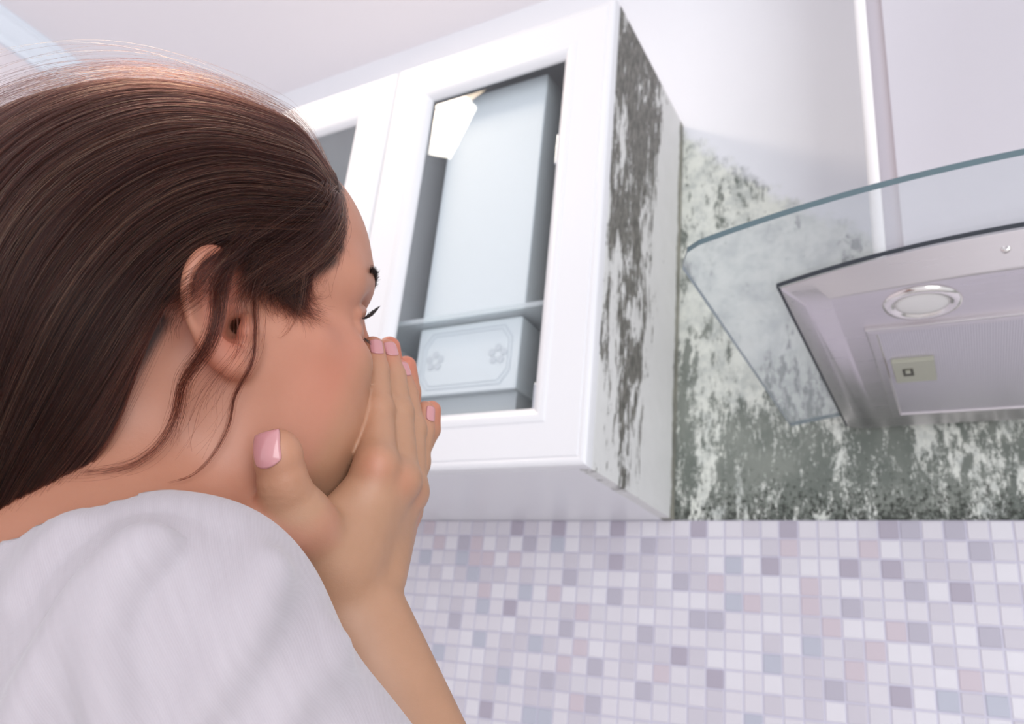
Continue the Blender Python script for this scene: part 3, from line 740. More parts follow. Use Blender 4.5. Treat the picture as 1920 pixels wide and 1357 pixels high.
# ---- skin
m_skin = mat('skin', (.70, .40, .29), .48)
g = NG(m_skin); O, X, Y, Z = g.xyz()
fl = g.new('ShaderNodeAttribute'); fl.attribute_name = 'flush'; lipn = g.new('ShaderNodeAttribute'); lipn.attribute_name = 'lips'
hn = g.new('ShaderNodeAttribute'); hn.attribute_name = 'hand'
c = g.mix(g.noise(O, 45, 4, .6), (.41, .180, .115), (.47, .22, .145))
c = g.mix(hn.outputs['Fac'], c, g.mix(g.noise(O, 70, 3), (.37, .195, .115), (.43, .235, .145)))
c = g.mix(g.math('MULTIPLY', fl.outputs['Fac'], .75), c, (.52, .15, .095))
c = g.mix(lipn.outputs['Fac'], c, (.6, .2, .2))
sc_ = g.new('ShaderNodeAttribute'); sc_.attribute_name = 'scalp'
c = g.mix(sc_.outputs['Fac'], c, (.012, .005, .004))
g.link(c, g.b.inputs['Base Color'])
sb = g.b.inputs
sb['Subsurface Weight'].default_value = .22; sb['Subsurface Radius'].default_value = (.010, .004, .002); sb['Subsurface Scale'].default_value = .6
pores = g.noise(O, 1500, 3, .6); wr = g.noise(O, 260, 4, .6, stretch=(1, 1, 2.2))
g.bump(g.math('ADD', g.math('MULTIPLY', pores, .5), wr), .22, .0005)
person = empty('person', tuple(c2w(PEL + np.array([-.08, .9, -.36]) * 0)))
tag(person, 'woman with long brown hair and white blouse covering nose and mouth with both hands', 'person')
Vw = c2w(V)
ppos = np.array(person.location)
bodyo = npmesh('body', Vw - ppos, Q, m_skin, person)
H_ = c2h(V)
def gs(c, r): return np.exp(-(((V - c) ** 2).sum(1)) / (r * r))
fl_ = .55 * np.exp(-(((H_ - np.array([.045, -.03, .05])) / .030) ** 2).sum(1))
fl_ += .95 * np.exp(-(((V - S(400, 590, EARD - .012)) / np.array([.016, .032, .012])) ** 2).sum(1) ** 2)
for jt in (RH, LHD):
    for n, J in jt.items():
        fl_ += (.55 if jt is RH else .9) * gs(S(*J[3][:3]), .013) + (.5 if jt is RH else 0) * gs(S(*J[0][:3]) + np.array([.002, -.001, -.012]), .008)
fl_ += .5 * gs(T_[3], .012) + .3 * gs(T_[2], .010)
fcol(bodyo, 'flush', np.clip(fl_, 0, 1))
fcol(bodyo, 'lips', .8 * np.exp(-(((H_ - np.array([.100, -.060, 0])) / np.array([.012, .010, .024])) ** 2).sum(1) ** 2))
hm = np.clip((V[:, 1] - .02) * 20, 0, 1) * 0
tt = [(WR, ER, .05), (WR, S(720, 860, .42), .045)]
for a_, b_, r_ in tt:
    ab = b_ - a_; t_ = np.clip(((V - a_) @ ab) / (ab @ ab), 0, 1.3); dd_ = np.linalg.norm(V - a_ - t_[:, None] * ab, axis=1); hm = np.maximum(hm, np.clip((r_ - dd_) / .012, 0, 1))
for jt in (RH, LHD):
    for n, J in jt.items():
        for i in range(3):
            a_, b_ = S(*J[i][:3]), S(*J[i + 1][:3]); ab = b_ - a_; t_ = np.clip(((V - a_) @ ab) / (ab @ ab), 0, 1); dd_ = np.linalg.norm(V - a_ - t_[:, None] * ab, axis=1); hm = np.maximum(hm, np.clip((.014 - dd_) / .003, 0, 1))
for a_, b_ in zip(T_, T_[1:]):
    ab = b_ - a_; t_ = np.clip(((V - a_) @ ab) / (ab @ ab), 0, 1); dd_ = np.linalg.norm(V - a_ - t_[:, None] * ab, axis=1); hm = np.maximum(hm, np.clip((.0155 - dd_) / .003, 0, 1))
fcol(bodyo, 'hand', hm)

# ---- nails
m_nail = mat('pink_nail_polish', (.50, .225, .235), .2); m_nail.node_tree.nodes['Principled BSDF'].inputs['Coat Weight'].default_value = .6
def nail(c, axis, normal, wid, ln, start=.007):
    """thin curved plate laid on the finger: every point is dropped on the skin along the nail's normal"""
    axis = nrm(axis); normal = nrm(normal - axis * (np.asarray(normal) @ axis)); side = np.cross(axis, normal)
    nu, nv = 16, 16; G_ = []
    for i in range(nv + 1):
        v = i / nv
        for j in range(nu + 1):
            u = -1 + 2 * j / nu
            w_ = wid / 2 * (1 - .10 * abs(2 * v - 1) ** 5)
            y = (v - .5) * ln * (1 - (.10 if v > .5 else .22) * u * u)
            G_.append(c + axis * y + side * (u * w_))
    G_ = np.array(G_); P = G_ + normal * start
    for _ in range(30):
        v_ = np.minimum(Hands(P), .002); P = P - normal * (v_ * .8)[:, None]
    # keep the plate smooth: fit the height over the skin with a low-order surface
    hgt = (P - G_) @ normal; good = hgt > -.0035; hgt = np.where(good, hgt, 0); uu = (G_ - c) @ side / wid; yy = (G_ - c) @ axis / ln
    A_ = np.stack([np.ones_like(uu), uu, yy, uu * uu, yy * yy, uu * yy, uu ** 2 * yy, uu ** 4], 1)
    co = np.linalg.lstsq(A_[good], hgt[good], rcond=None)[0]; hf = A_ @ co
    T = G_ + normal * (hf + .0008)[:, None]; Bt = T - normal * .0013
    W1 = nu + 1; n1_ = len(T); Qn = []
    for i in range(nv):
        for j in range(nu):
            a_ = i * W1 + j; Qn.append((a_, a_ + 1, a_ + 1 + W1, a_ + W1)); Qn.append((n1_ + a_, n1_ + a_ + W1, n1_ + a_ + 1 + W1, n1_ + a_ + 1))
    ring = [j for j in range(W1)] + [i * W1 + nu for i in range(1, nv + 1)] + [nv * W1 + j for j in range(nu - 1, -1, -1)] + [i * W1 for i in range(nv - 1, 0, -1)]
    for a_, b_ in zip(ring, ring[1:] + ring[:1]): Qn.append((a_, a_ + n1_, b_ + n1_, b_))
    return npmesh('fingernail', c2w(np.vstack([T, Bt])) - ppos, np.array(Qn), m_nail, person)
def snap(P, nrml):
    """move a point along nrml until it sits on the skin"""
    P = P + nrml * .012
    for _ in range(40):
        v = min(Hands(P[None])[0], .003); P = P - nrml * v
    return P
tn = nrm([-.28, -.12, -.95]); ax = nrm(T_[3] - T_[2]) + np.array([-.12, 0, 0])
nail(snap(T_[3] + nrm(ax) * -.0005, tn) + tn * .0007, ax, tn, .0132, .0142)['label'] = 'pink thumb nail'
for n, nn, wd in (('index', (.45, -.12, -.88), .0105), ('middle', (.55, -.12, -.80), .0108), ('ring', (.60, -.12, -.76), .0100), ('little', (.66, -.12, -.72), .0085)):
    J = RH[n]; t1 = S(*J[3][:3]); ax = nrm(t1 - S(*J[2][:3])); nn = nrm(np.array(nn) - ax * (np.array(nn) @ ax))
    nail(snap(t1 - ax * .0040, nn) + nn * .0006, ax, nn, wd * .74, .0100)
# ---------------------------------------------------------------- blouse
Wf = Field()
Wf.cap(SHR, ER, .0485, .053, .02)
Wf.cap(SHR + np.array([.004, -.002, 0]), SHR + np.array([-.08, -.006, .035]), .0455, .046, .03)
Wf.cap(SHR + np.array([-.06, .010, .03]), SHR + np.array([-.21, .060, .06]), .046, .052, .04)
Wf.cap(SHL, EL + (SHL - EL) * .2, .050, .054, .02)
Wf.cap(SHL, SHL + (SHR - SHL) * .5 + np.array([-.04, .03, 0]), .052, .060, .04)
Wf.ecap(CHEST + np.array([0, -.045, 0]), PEL, .158, .148, SHR - SHL, .76, .05)
Wf.cap(SHR + np.array([-.02, .07, -.01]), CHEST + np.array([.02, .12, -.05]), .058, .09, .05)
Tb = Field()      # the torso and shoulders under the cloth
Tb.cap(hd(-.065, -.124, .02), SHR + np.array([-.02, .014, .0]), .042, .037, .05)
Tb.cap(hd(-.065, -.120, -.02), SHL, .045, .040, .05)
Tb.ecap(CHEST + np.array([0, -.05, 0]), PEL, .150, .135, SHR - SHL, .72, .05); Tb.cap(SHR + np.array([0, .004, 0]), SHL, .045, .048, .06)
Tb.cap(SHR, ER, .041, .034, .02); Tb.cap(SHL, EL, .041, .034, .02)
NECK = hd(-.055, -.096, .0)
def over_torso(P, d):
    b = Tb(P) - .0045 - .012 * np.clip((P - SHR)[:, 1] * 4 + .2, 0, 1) * 0; k = .012
    h = np.clip(.5 + .5 * (d - b) / k, 0, 1); d = d + (b - d) * h - k * h * (1 - h)
    return d
FOLDS = [([(285, 1010, .275), (215, 1080, .262), (175, 1190, .250), (195, 1400, .235)], .0080),
         ([(235, 1020, .285), (130, 1110, .270), (60, 1240, .255), (20, 1420, .240)], .0070),
         ([(120, 985, .320), (70, 1040, .30), (20, 1120, .285)], .0035),
         ([(520, 1060, .30), (470, 1200, .27), (330, 1400, .24)], .0045),
         ([(640, 1210, .31), (560, 1290, .285), (480, 1420, .26)], .0045)]
Wf.fn(over_torso, (-9, -9, -9), (9, 9, 9), 'f')
fl_pts = []
for pts, amp in FOLDS:
    q = []
    for px, py, _d in pts:
        d = raydepth(Wf, px, py, .12, .6)
        q.append(S(px, py, d if d else _d))
    fl_pts.append((np.array(q), amp))
ex0 = nrm(np.array([.62, .78, 0])); ey0 = nrm(np.array([.78, -.62, 0])); ez0 = np.array([0, 0, 1.0])
def foldf(P, d):
    out = d.copy()
    for q, amp in fl_pts:
        best = np.full(len(P), 9.0)
        for a, b in zip(q, q[1:]):
            ab = b - a; t = np.clip(((P - a) @ ab) / (ab @ ab), 0, 1); best = np.minimum(best, np.linalg.norm(P - a - t[:, None] * ab, axis=1))
        out -= amp * np.exp(-(best / .009) ** 2) - amp * .5 * np.exp(-((best - .020) / .012) ** 2)
    out -= .0028 * snoise(P @ np.stack([ex0, ey0 * 2.2, ez0], 1), 28, 4, 1)
    out = np.minimum(out, Tb(P) - .0022); out = np.maximum(out, .0845 - np.linalg.norm((P - NECK) * np.array([1, .9, 1]), axis=1))
    # cuff: the sleeve ends above the elbow
    t = (P - SHR) @ nrm(ER - SHR); out = np.maximum(out, np.where((P[:, 0] > -.14), t - .225, -1))
    return out
Wf.fn(foldf, (-9, -9, -9), (9, 9, 9), 'f')
m_cloth = mat('white_muslin', (.80, .77, .82), .85)
g = NG(m_cloth); g.b.inputs['Sheen Weight'].default_value = .3
co = g.new('ShaderNodeAttribute'); co.attribute_name = 'weave'
def weave(scale, vec):
    wv = g.new('ShaderNodeTexWave'); wv.wave_type = 'BANDS'; wv.bands_direction = 'X'; g.link(vec, wv.inputs[0]); wv.inputs['Scale'].default_value = scale; wv.inputs['Distortion'].default_value = 1.6; wv.inputs['Detail'].default_value = 3; wv.inputs['Detail Scale'].default_value = 2; return wv.outputs['Fac']
a_ = weave(420, co.outputs['Vector'])
mp = g.new('ShaderNodeMapping'); g.link(co.outputs['Vector'], mp.inputs[0]); mp.inputs['Rotation'].default_value = (0, 0, math.pi / 2); b_ = weave(460, mp.outputs[0])
slub = g.noise(co.outputs['Vector'], 60, 5, .7, stretch=(5, .35, 1))
g.link(g.mix(g.math('ADD', g.math('MULTIPLY', slub, .7), g.math('MULTIPLY', a_, .15)), (.39, .345, .375), (.52, .475, .51)), g.b.inputs['Base Color'])
g.bump(g.math('ADD', g.math('ADD', a_, b_), g.math('MULTIPLY', slub, 2.0)), .16, .0004)
g.b.inputs['Subsurface Weight'].default_value = .12; g.b.inputs['Subsurface Radius'].default_value = (.01, .007, .006); g.b.inputs['Subsurface Scale'].default_value = .5
Vb, Qb = surface(Wf, (-.60, -.02, .10), (.20, .80, .70), .0024)
blouse = npmesh('blouse', c2w(Vb) - ppos, Qb, m_cloth, person)
# cloth coordinates: along and across the sleeve
ex = nrm(np.array([.80, -.45, .1])); ey = nrm(np.cross(np.array([0, 0, 1.0]), ex))
at_ = blouse.data.attributes.new('weave', 'FLOAT_VECTOR', 'POINT')
at_.data.foreach_set('vector', np.ascontiguousarray(np.stack([Vb @ ex, Vb @ ey, Vb[:, 2] * .2], 1), np.float32).ravel())

# ---------------------------------------------------------------- trousers and shoes (below the picture), standing on the floor
pw = c2w(PEL); fwd = nrm(np.array([(HF @ RC)[0], (HF @ RC)[1], 0])); rgt = np.array([fwd[1], -fwd[0], 0])
Tf = Field()
Tf.ell(pw + np.array([0, 0, .0]), (.155, .12, .12), .04, [rgt, fwd, (0, 0, 1)])
Sf = Field()
for s in (1, -1):
    hip = pw + rgt * s * .085 + np.array([0, 0, -.05]); kn = hip * 1.0; kn[2] = FLOOR_Z + .43; kn = kn + fwd * .03 + rgt * s * .005; an = kn.copy() - fwd * .04; an[2] = FLOOR_Z + .075
    Tf.cap(hip, kn, .082, .058, .04); Tf.cap(kn, an, .057, .045, .02)
    Sf.cap(an + np.array([0, 0, -.02]), an + np.array([0, 0, -.035]) + fwd * .0, .040, .034, .02); Sf.cap(an - fwd * .02 + np.array([0, 0, -.040]), an + fwd * .13 + np.array([0, 0, -.048]), .034, .030, .02)
def flat(P, d): return np.maximum(d, FLOOR_Z - P[:, 2])
Sf.fn(flat, (-9, -9, -9), (9, 9, 9), 'f')
Vt, Qt = surface(Tf, pw + np.array([-.35, -.35, -1.0]), pw + np.array([.35, .35, .2]), .008)
npmesh('trousers', Vt - ppos, Qt[:, ::-1] * 1, mat('dark_denim', (.05, .07, .12), .8), person)
slo = pw + np.array([-.4, -.4, 0]); slo[2] = FLOOR_Z - .02; shi = pw + np.array([.4, .4, 0]); shi[2] = FLOOR_Z + .12
Vs, Qs = surface(Sf, slo, shi, .005)
npmesh('shoes', Vs - ppos, Qs, mat('shoe_leather', (.06, .05, .05), .5), person)
# ---------------------------------------------------------------- hair
rs = np.random.RandomState(11)
Hf = Field()
Hf.ell(hd(-.010, .044, 0), (.105, .086, .083), .01, HA)
Hf.ell(hd(.036, .040, 0), (.070, .074, .067), .015, HA)
Hf.ell(hd(-.060, .034, 0), (.070, .068, .078), .02, HA)
Hf.cap(hd(-.075, -.010, .036), S(60, 760, .355), .046, .042, .04)
Hf.cap(S(60, 760, .355), S(-60, 1010, .350), .042, .038, .03)
Hf.cap(hd(-.085, -.010, -.02), hd(-.125, -.17, -.03), .058, .050, .04)
def closest(field, px, py, d0=.26, d1=.62):
    r = np.array([(px - 960) / F_PX, (py - 678.5) / F_PX, 1.0]); ds = np.linspace(d0, d1, 240); v = field(r * ds[:, None])
    i = np.argmax(v < .0002) if (v < .0002).any() else int(np.argmin(v)); d = ds[i]
    P = r * d
    return P
GD = [
    [(648, 300), (585, 236), (470, 186), (370, 158), (270, 146), (170, 158), (70, 190), (-20, 240), (-100, 330), (-150, 470), (-180, 650), (-190, 850), (-190, 1020)],
    [(654, 318), (590, 262), (475, 215), (370, 192), (265, 190), (160, 216), (65, 268), (-15, 350), (-75, 460), (-115, 600), (-135, 760), (-145, 900), (-150, 1020)],
    [(658, 340), (600, 302), (490, 265), (385, 248), (275, 262), (175, 308), (90, 375), (20, 470), (-30, 590), (-65, 720), (-85, 840), (-100, 930), (-110, 1020)],
    [(660, 362), (610, 342), (520, 320), (425, 310), (320, 335), (225, 390), (145, 470), (80, 565), (30, 670), (-10, 780), (-40, 870), (-60, 950), (-75, 1020)],
    [(661, 386), (615, 386), (545, 382), (460, 380), (370, 405), (280, 460), (205, 540), (145, 630), (90, 730), (40, 820), (0, 900), (-30, 970), (-50, 1030)],
    [(660, 414), (612, 430), (550, 442), (480, 440), (400, 455), (325, 505), (258, 580), (200, 670), (145, 760), (90, 845), (40, 920), (0, 985), (-30, 1040)],
    [(654, 445), (600, 472), (550, 490), (500, 492), (435, 485), (372, 515), (315, 590), (262, 680), (205, 770), (145, 850), (85, 925), (35, 990), (0, 1045)],
    [(638, 474), (590, 506), (545, 522), (505, 512), (450, 480), (395, 478), (350, 520), (328, 600), (286, 690), (240, 775), (178, 855), (115, 925), (62, 990), (25, 1050)],
]
def resample(P, n):
    P = np.asarray(P, float); m = len(P); Q = []
    for i in range(m - 1):
        p0, p1, p2, p3 = P[max(i - 1, 0)], P[i], P[i + 1], P[min(i + 2, m - 1)]
        for t in np.linspace(0, 1, 12)[:-1]: Q.append(.5 * (2 * p1 + (p2 - p0) * t + (2 * p0 - 5 * p1 + 4 * p2 - p3) * t * t + (3 * p1 - p0 - 3 * p2 + p3) * t ** 3))
    Q.append(P[-1]); Q = np.array(Q); s = np.r_[0, np.cumsum(np.linalg.norm(np.diff(Q, axis=0), axis=1))]; s /= s[-1]
    return np.stack([np.interp(np.linspace(0, 1, n), s, Q[:, k]) for k in range(Q.shape[1])], 1)
NV = 64
near = [resample([closest(Hf, *q) for q in gd], NV) for gd in GD]
def mirh(P): q = c2h(P); return HO + (np.outer(q[:, 0], HF) + np.outer(q[:, 1], HU) - np.outer(q[:, 2], HL)) * HS
mid = near[0]
far = [mirh(p) for p in near]
bl = []
for k_ in (.25, .5, .75):
    P_ = near[0] * (1 - k_) + far[0] * k_
    for _ in range(6):
        e = .002; gr_ = np.stack([Hf(P_ + np.eye(3)[a] * e) - Hf(P_ - np.eye(3)[a] * e) for a in range(3)], 1); gr_ /= np.linalg.norm(gr_, axis=1)[:, None] + 1e-9
        P_ = P_ - gr_ * np.clip(Hf(P_), -.02, .01)[:, None]
    bl.append(P_)
# the far side falls behind the near one; keep the two halves continuous at the crown
GR = np.array(near[::-1] + bl + far)
for _ in range(2):
    GR[1:-1] = GR[1:-1] * .7 + (GR[:-2] + GR[2:]) * .15
NG_ = len(GR)
def nrmfield(P, e=.002):
    gr = np.stack([Hf(P + np.eye(3)[a] * e) - Hf(P - np.eye(3)[a] * e) for a in range(3)], 1); return gr / (np.linalg.norm(gr, axis=1)[:, None] + 1e-9)
GN = np.array([nrmfield(g_) for g_ in GR])
for _ in range(3): GN[:, 1:-1] = (GN[:, :-2] + GN[:, 1:-1] + GN[:, 2:]); GN /= np.linalg.norm(GN, axis=2)[..., None]
def samp(A, u, v):
    """bicubic-ish lookup: Catmull-Rom over u, linear over v"""
    u = np.clip(u, 0, NG_ - 1.0001); i = u.astype(int); t = (u - i)[..., None]; v = np.clip(v, 0, 1) * (NV - 1.0001); j = v.astype(int); s = (v - j)[..., None]
    def row(k): k = np.clip(k, 0, NG_ - 1); return A[k, j] * (1 - s) + A[k, np.minimum(j + 1, NV - 1)] * s
    p0, p1, p2, p3 = row(i - 1), row(i), row(i + 1), row(i + 2)
    return .5 * (2 * p1 + (p2 - p0) * t + (2 * p0 - 5 * p1 + 4 * p2 - p3) * t * t + (3 * p1 - p0 - 3 * p2 + p3) * t ** 3)
def thick(v, u=None):
    t = np.clip(v / .12, 0, 1); t = t * t * (3 - 2 * t)
    if u is not None:
        e = np.clip((u + .35) / 2.2, 0, 1) ** .8 * np.clip((NG_ - .65 - u) / 1.3, 0, 1); e = np.where(v < .5, e, e + (1 - e) * np.clip((v - .5) * 4, 0, 1)); t = t * e
    return t
GS = []                                             # the same grid laid on the scalp
for g_, n__ in zip(GR, GN):
    P_ = g_.copy()
    for _ in range(14): P_ = P_ - n__ * np.clip(Body(P_) - .0012, -.002, .006)[:, None]
    L__ = np.linalg.norm(P_ - g_, axis=1); ok_ = (Body(P_) < .004) & (L__ < .05); P_[~ok_] = (g_ - n__ * .012)[~ok_]; GS.append(P_)
GS = np.array(GS)
# the scalp under the hair is as dark as its roots
sp_ = GS[:, :int(NV * .8)].reshape(-1, 3); cand = np.nonzero((H_[:, 1] > -.05) & (np.abs(H_).max(1) < .16))[0]; md = np.full(len(V), 9.0)
for q0 in range(0, len(cand), 4000):
    ii = cand[q0:q0 + 4000]; md[ii] = np.sqrt(((V[ii][:, None, :] - sp_[None]) ** 2).sum(2).min(1))
ep_ = np.array([p for _, pts, rs_, k_, m_ in ear_ops if m_ == 'u' for p in resample(pts, 12)]); ep_ = np.vstack([ep_, mirh(ep_)])
ed = np.full(len(V), 9.0); cand = np.nonzero((np.abs(H_).max(1) < .13) & (H_[:, 0] < .03) & (np.abs(H_[:, 2]) > .055))[0]
for q0 in range(0, len(cand), 4000):
    ii = cand[q0:q0 + 4000]; ed[ii] = np.sqrt(((V[ii][:, None, :] - ep_[None]) ** 2).sum(2).min(1))
fcol(bodyo, 'scalp', np.clip((.0095 - md) / .004, 0, 1) * .95 * np.clip((ed - .011) / .003, 0, 1))
# solid under-layer
nu_ = 90; uu = np.linspace(0, NG_ - 1, nu_); vv = np.linspace(.012, .95, 90); UU, VV = np.meshgrid(uu, vv, indexing='ij')
edge_ = np.clip(np.minimum(UU, (NG_ - 1) - UU) / .8, 0, 1)
Pt = samp(GR, UU, VV); Nt = samp(GN, UU, VV); Nt /= np.linalg.norm(Nt, axis=2)[..., None]
strand_relief = .0005 * np.sin(UU * 23 + 2.5 * np.sin(VV * 5 + UU)) * thick(VV)
Ps = samp(GS, UU, VV); tk = thick(VV, UU)[..., None]
top = Ps * (1 - tk) + (Pt + Nt * (-.0052 + strand_relief)[..., None]) * tk - Nt * (.0012 * (1 - tk)); botm = top - Nt * (.006 + .014 * VV * thick(VV))[..., None]
nU, nV2 = UU.shape; idx = np.arange(nU * nV2).reshape(nU, nV2); n_ = nU * nV2
a_, b_, c_, d_ = idx[:-1, :-1].ravel(), idx[1:, :-1].ravel(), idx[1:, 1:].ravel(), idx[:-1, 1:].ravel()
Qh = [np.stack([a_, b_, c_, d_], 1), np.stack([a_, d_, c_, b_], 1) + n_]
rim = np.r_[idx[:, 0], idx[-1, 1:], idx[-2::-1, -1], idx[0, -2:0:-1]]; r2_ = np.roll(rim, -1)
Qh.append(np.stack([rim, r2_, r2_ + n_, rim + n_], 1)[:, ::-1])
m_hbase = mat('dark_brown_hair_mass', (.008, .0032, .0028), .6)
m_hbase.node_tree.nodes['Principled BSDF'].inputs['Specular IOR Level'].default_value = .1
hair = npmesh('hair', c2w(np.vstack([top.reshape(-1, 3), botm.reshape(-1, 3)])) - ppos, np.concatenate(Qh), m_hbase, person)
bm = bmesh.new(); bm.from_mesh(hair.data); bmesh.ops.recalc_face_normals(bm, faces=bm.faces); bm.to_mesh(hair.data); bm.free()

m_hair = bpy.data.materials.new('dark_brown_hair'); m_hair.use_nodes = True; t = m_hair.node_tree; t.nodes.clear()
ho = t.nodes.new('ShaderNodeOutputMaterial'); hb = t.nodes.new('ShaderNodeBsdfHairPrincipled'); hb.parametrization = 'COLOR'
hi = t.nodes.new('ShaderNodeHairInfo'); rp = t.nodes.new('ShaderNodeValToRGB'); t.links.new(hi.outputs['Random'], rp.inputs[0])
e_ = rp.color_ramp.elements; e_[0].position = 0; e_[0].color = (.012, .0038, .0032, 1); e_[1].position = 1; e_[1].color = (.42, .17, .085, 1)
q_ = rp.color_ramp.elements.new(.55); q_.color = (.015, .0046, .0038, 1); q_ = rp.color_ramp.elements.new(.82); q_.color = (.055, .017, .010, 1)
t.links.new(rp.outputs[0], hb.inputs['Color']); hb.inputs['IOR'].default_value = 1.3; hb.inputs['Roughness'].default_value = .25; hb.inputs['Radial Roughness'].default_value = .45
t.links.new(hb.outputs[0], ho.inputs[0])
def strands(name, plist, radius, parent, material=m_hair, tip=.35):
    hc = bpy.data.hair_curves.new(name); hc.add_curves([len(p) for p in plist])
    P = np.concatenate(plist); hc.points.foreach_set('position', np.ascontiguousarray(c2w(P) - ppos, np.float32).ravel())
    r = np.concatenate([np.linspace(1, tip, len(p)) ** .7 for p in plist]) * radius
    at2 = hc.attributes.get('radius') or hc.attributes.new('radius', 'FLOAT', 'POINT'); at2.data.foreach_set('value', np.ascontiguousarray(r, np.float32))
    o = bpy.data.objects.new(name, hc); COL.objects.link(o); hc.materials.append(material); o.parent = parent; return o
def flow(n, npt, umin, umax, vs0, vs1, off0, off1, jit, seed, fly=0.0, vlen=None):
    r = np.random.RandomState(seed); u0 = r.uniform(umin, umax, n); v0 = r.uniform(vs0, vs1, n) * (r.rand(n) ** 1.5); L_ = (vlen if vlen else 1.0)
    v1 = np.minimum(v0 + L_ * r.uniform(.75, 1.1, n), r.uniform(.92, 1.0, n)); tt_ = np.linspace(0, 1, npt)
    v = v0[:, None] + (v1 - v0)[:, None] * tt_[None]
    K = np.where(r.rand(n) < .5, 7.0, 19.0); cl = np.round(u0 * K) / K + .05 * np.sin(np.round(u0 * K) * 2.4)
    u = u0[:, None] + (cl - u0)[:, None] * (.55 * np.sin(np.pi * np.clip(v, 0, 1)) ** 2)
    ph = r.rand(n) * 6.28
    u = u + (.05 * np.sin(u0 * 5.1 + 1)[:, None] * np.sin(v * 6 + u0[:, None] * 2) + jit * r.normal(size=n)[:, None] * (v - v0[:, None]) + jit * .35 * np.sin(v * r.uniform(4, 14, n)[:, None] + ph[:, None]))
    lay = r.uniform(0, 1, n) ** 1.0; off = off0 + (off1 - off0) * lay + .0007 * np.sin(cl * 55)
    th = thick(v, u); o_ = .0003 * (1 - th) + off[:, None] * th + (fly * np.abs(r.normal(size=n)))[:, None] * np.sin(np.pi * tt_[None] ** .8) 
    root = np.exp(-((v - v0[:, None]) / .03)) * (v0[:, None] > .03) * .004; o_ = o_ - root
    Pp = samp(GR, u, v) * th[..., None] + samp(GS, u, v) * (1 - th[..., None]); Nn = samp(GN, u, v); Nn /= np.linalg.norm(Nn, axis=2)[..., None] + 1e-9
    return list(Pp + Nn * o_[..., None])
H1 = NG_ / 2
pl = flow(30000, 30, -.15, 11.5, 0, .45, -.0052, .0012, .05, 1) + flow(6000, 22, 11, NG_ - 1, 0, .4, -.005, .001, .06, 2)
strands('hair_strands', pl, .000062, hair)
pl = flow(420, 36, .3, 11.5, 0, .3, .000, .004, .35, 3, fly=.005)
pl += flow(160, 36, 6.6, 11.4, 0, .3, .002, .006, .30, 9, fly=.005)
strands('flyaway_strands', pl, .00004, hair)
# short hair over the temple and in front of the ear
def skin_hit(px, py):
    d = raydepth(B, px, py, .3, .5); return S(px, py, d) if d else None
def bodyn(P, e=.0015):
    gr = np.array([B((P + np.eye(3)[a] * e)[None])[0] - B((P - np.eye(3)[a] * e)[None])[0] for a in range(3)]); return gr / (np.linalg.norm(gr) + 1e-9)
poly = [(650, 385), (652, 430), (640, 462), (606, 478), (590, 500), (584, 535), (566, 562), (545, 566), (528, 545), (505, 520), (470, 495), (520, 440), (600, 400)]
def inside(x, y):
    c = False
    for (x0, y0), (x1, y1) in zip(poly, poly[1:] + poly[:1]):
        if (y0 > y) != (y1 > y) and x < (x1 - x0) * (y - y0) / (y1 - y0) + x0: c = not c
    return c
def batch_hits(xy):
    xy = np.asarray(xy, float); r = np.stack([(xy[:, 0] - 960) / F_PX, (xy[:, 1] - 678.5) / F_PX, np.ones(len(xy))], 1); d = np.full(len(xy), .28)
    for _ in range(90): d = np.where(d < .6, d + np.clip(Body(r * d[:, None]) * .8, -.002, .02), d)
    return r * d[:, None], d
roots = []
while len(roots) < 4200:
    x, y = rs.uniform(460, 655), rs.uniform(380, 570)
    if inside(x, y): roots.append((x, y))
roots = np.array(roots); Pr, dr = batch_hits(roots)
ok = dr < .5; Pr = Pr[ok]; roots = roots[ok]; n = len(Pr)
# grow along the skin: direction swings from back-and-down above to down-and-forward at the tip of the sideburn
dirs2 = np.stack([-1.0 + .9 * np.clip((roots[:, 1] - 470) / 90, 0, 1), .55 + .5 * np.clip((roots[:, 1] - 430) / 100, 0, 1)], 1) + rs.normal(0, .16, (n, 2))
curl = rs.normal(.35, .9, n) * np.clip((roots[:, 1] - 440) / 80, .1, 1); ln_ = rs.uniform(.012, .030, n) * np.where(roots[:, 1] > 500, .75, 1.1)
cur = Pr.copy(); seq = [cur.copy()]; dv = np.stack([dirs2[:, 0], dirs2[:, 1], np.zeros(n)], 1); dv /= np.linalg.norm(dv, axis=1)[:, None]
NS = 12
for k in range(NS):
    e = .0015; gr = np.stack([Body(cur + np.eye(3)[a] * e) - Body(cur - np.eye(3)[a] * e) for a in range(3)], 1); gr /= np.linalg.norm(gr, axis=1)[:, None] + 1e-9
    dv = dv - gr * (dv * gr).sum(1)[:, None]; dv /= np.linalg.norm(dv, axis=1)[:, None]
    side = np.cross(gr, dv); dv = dv + side * (curl / NS * 1.3)[:, None]; dv /= np.linalg.norm(dv, axis=1)[:, None]
    cur = cur + dv * (ln_ / NS)[:, None]; f_ = Body(cur); want = .0006 + .0018 * (k / NS) * rs.rand(n); cur = cur + gr * (want - f_)[:, None] * .9
    seq.append(cur.copy())
seq = np.stack(seq, 1); strands('temple_hair', list(seq), .000045, hair)
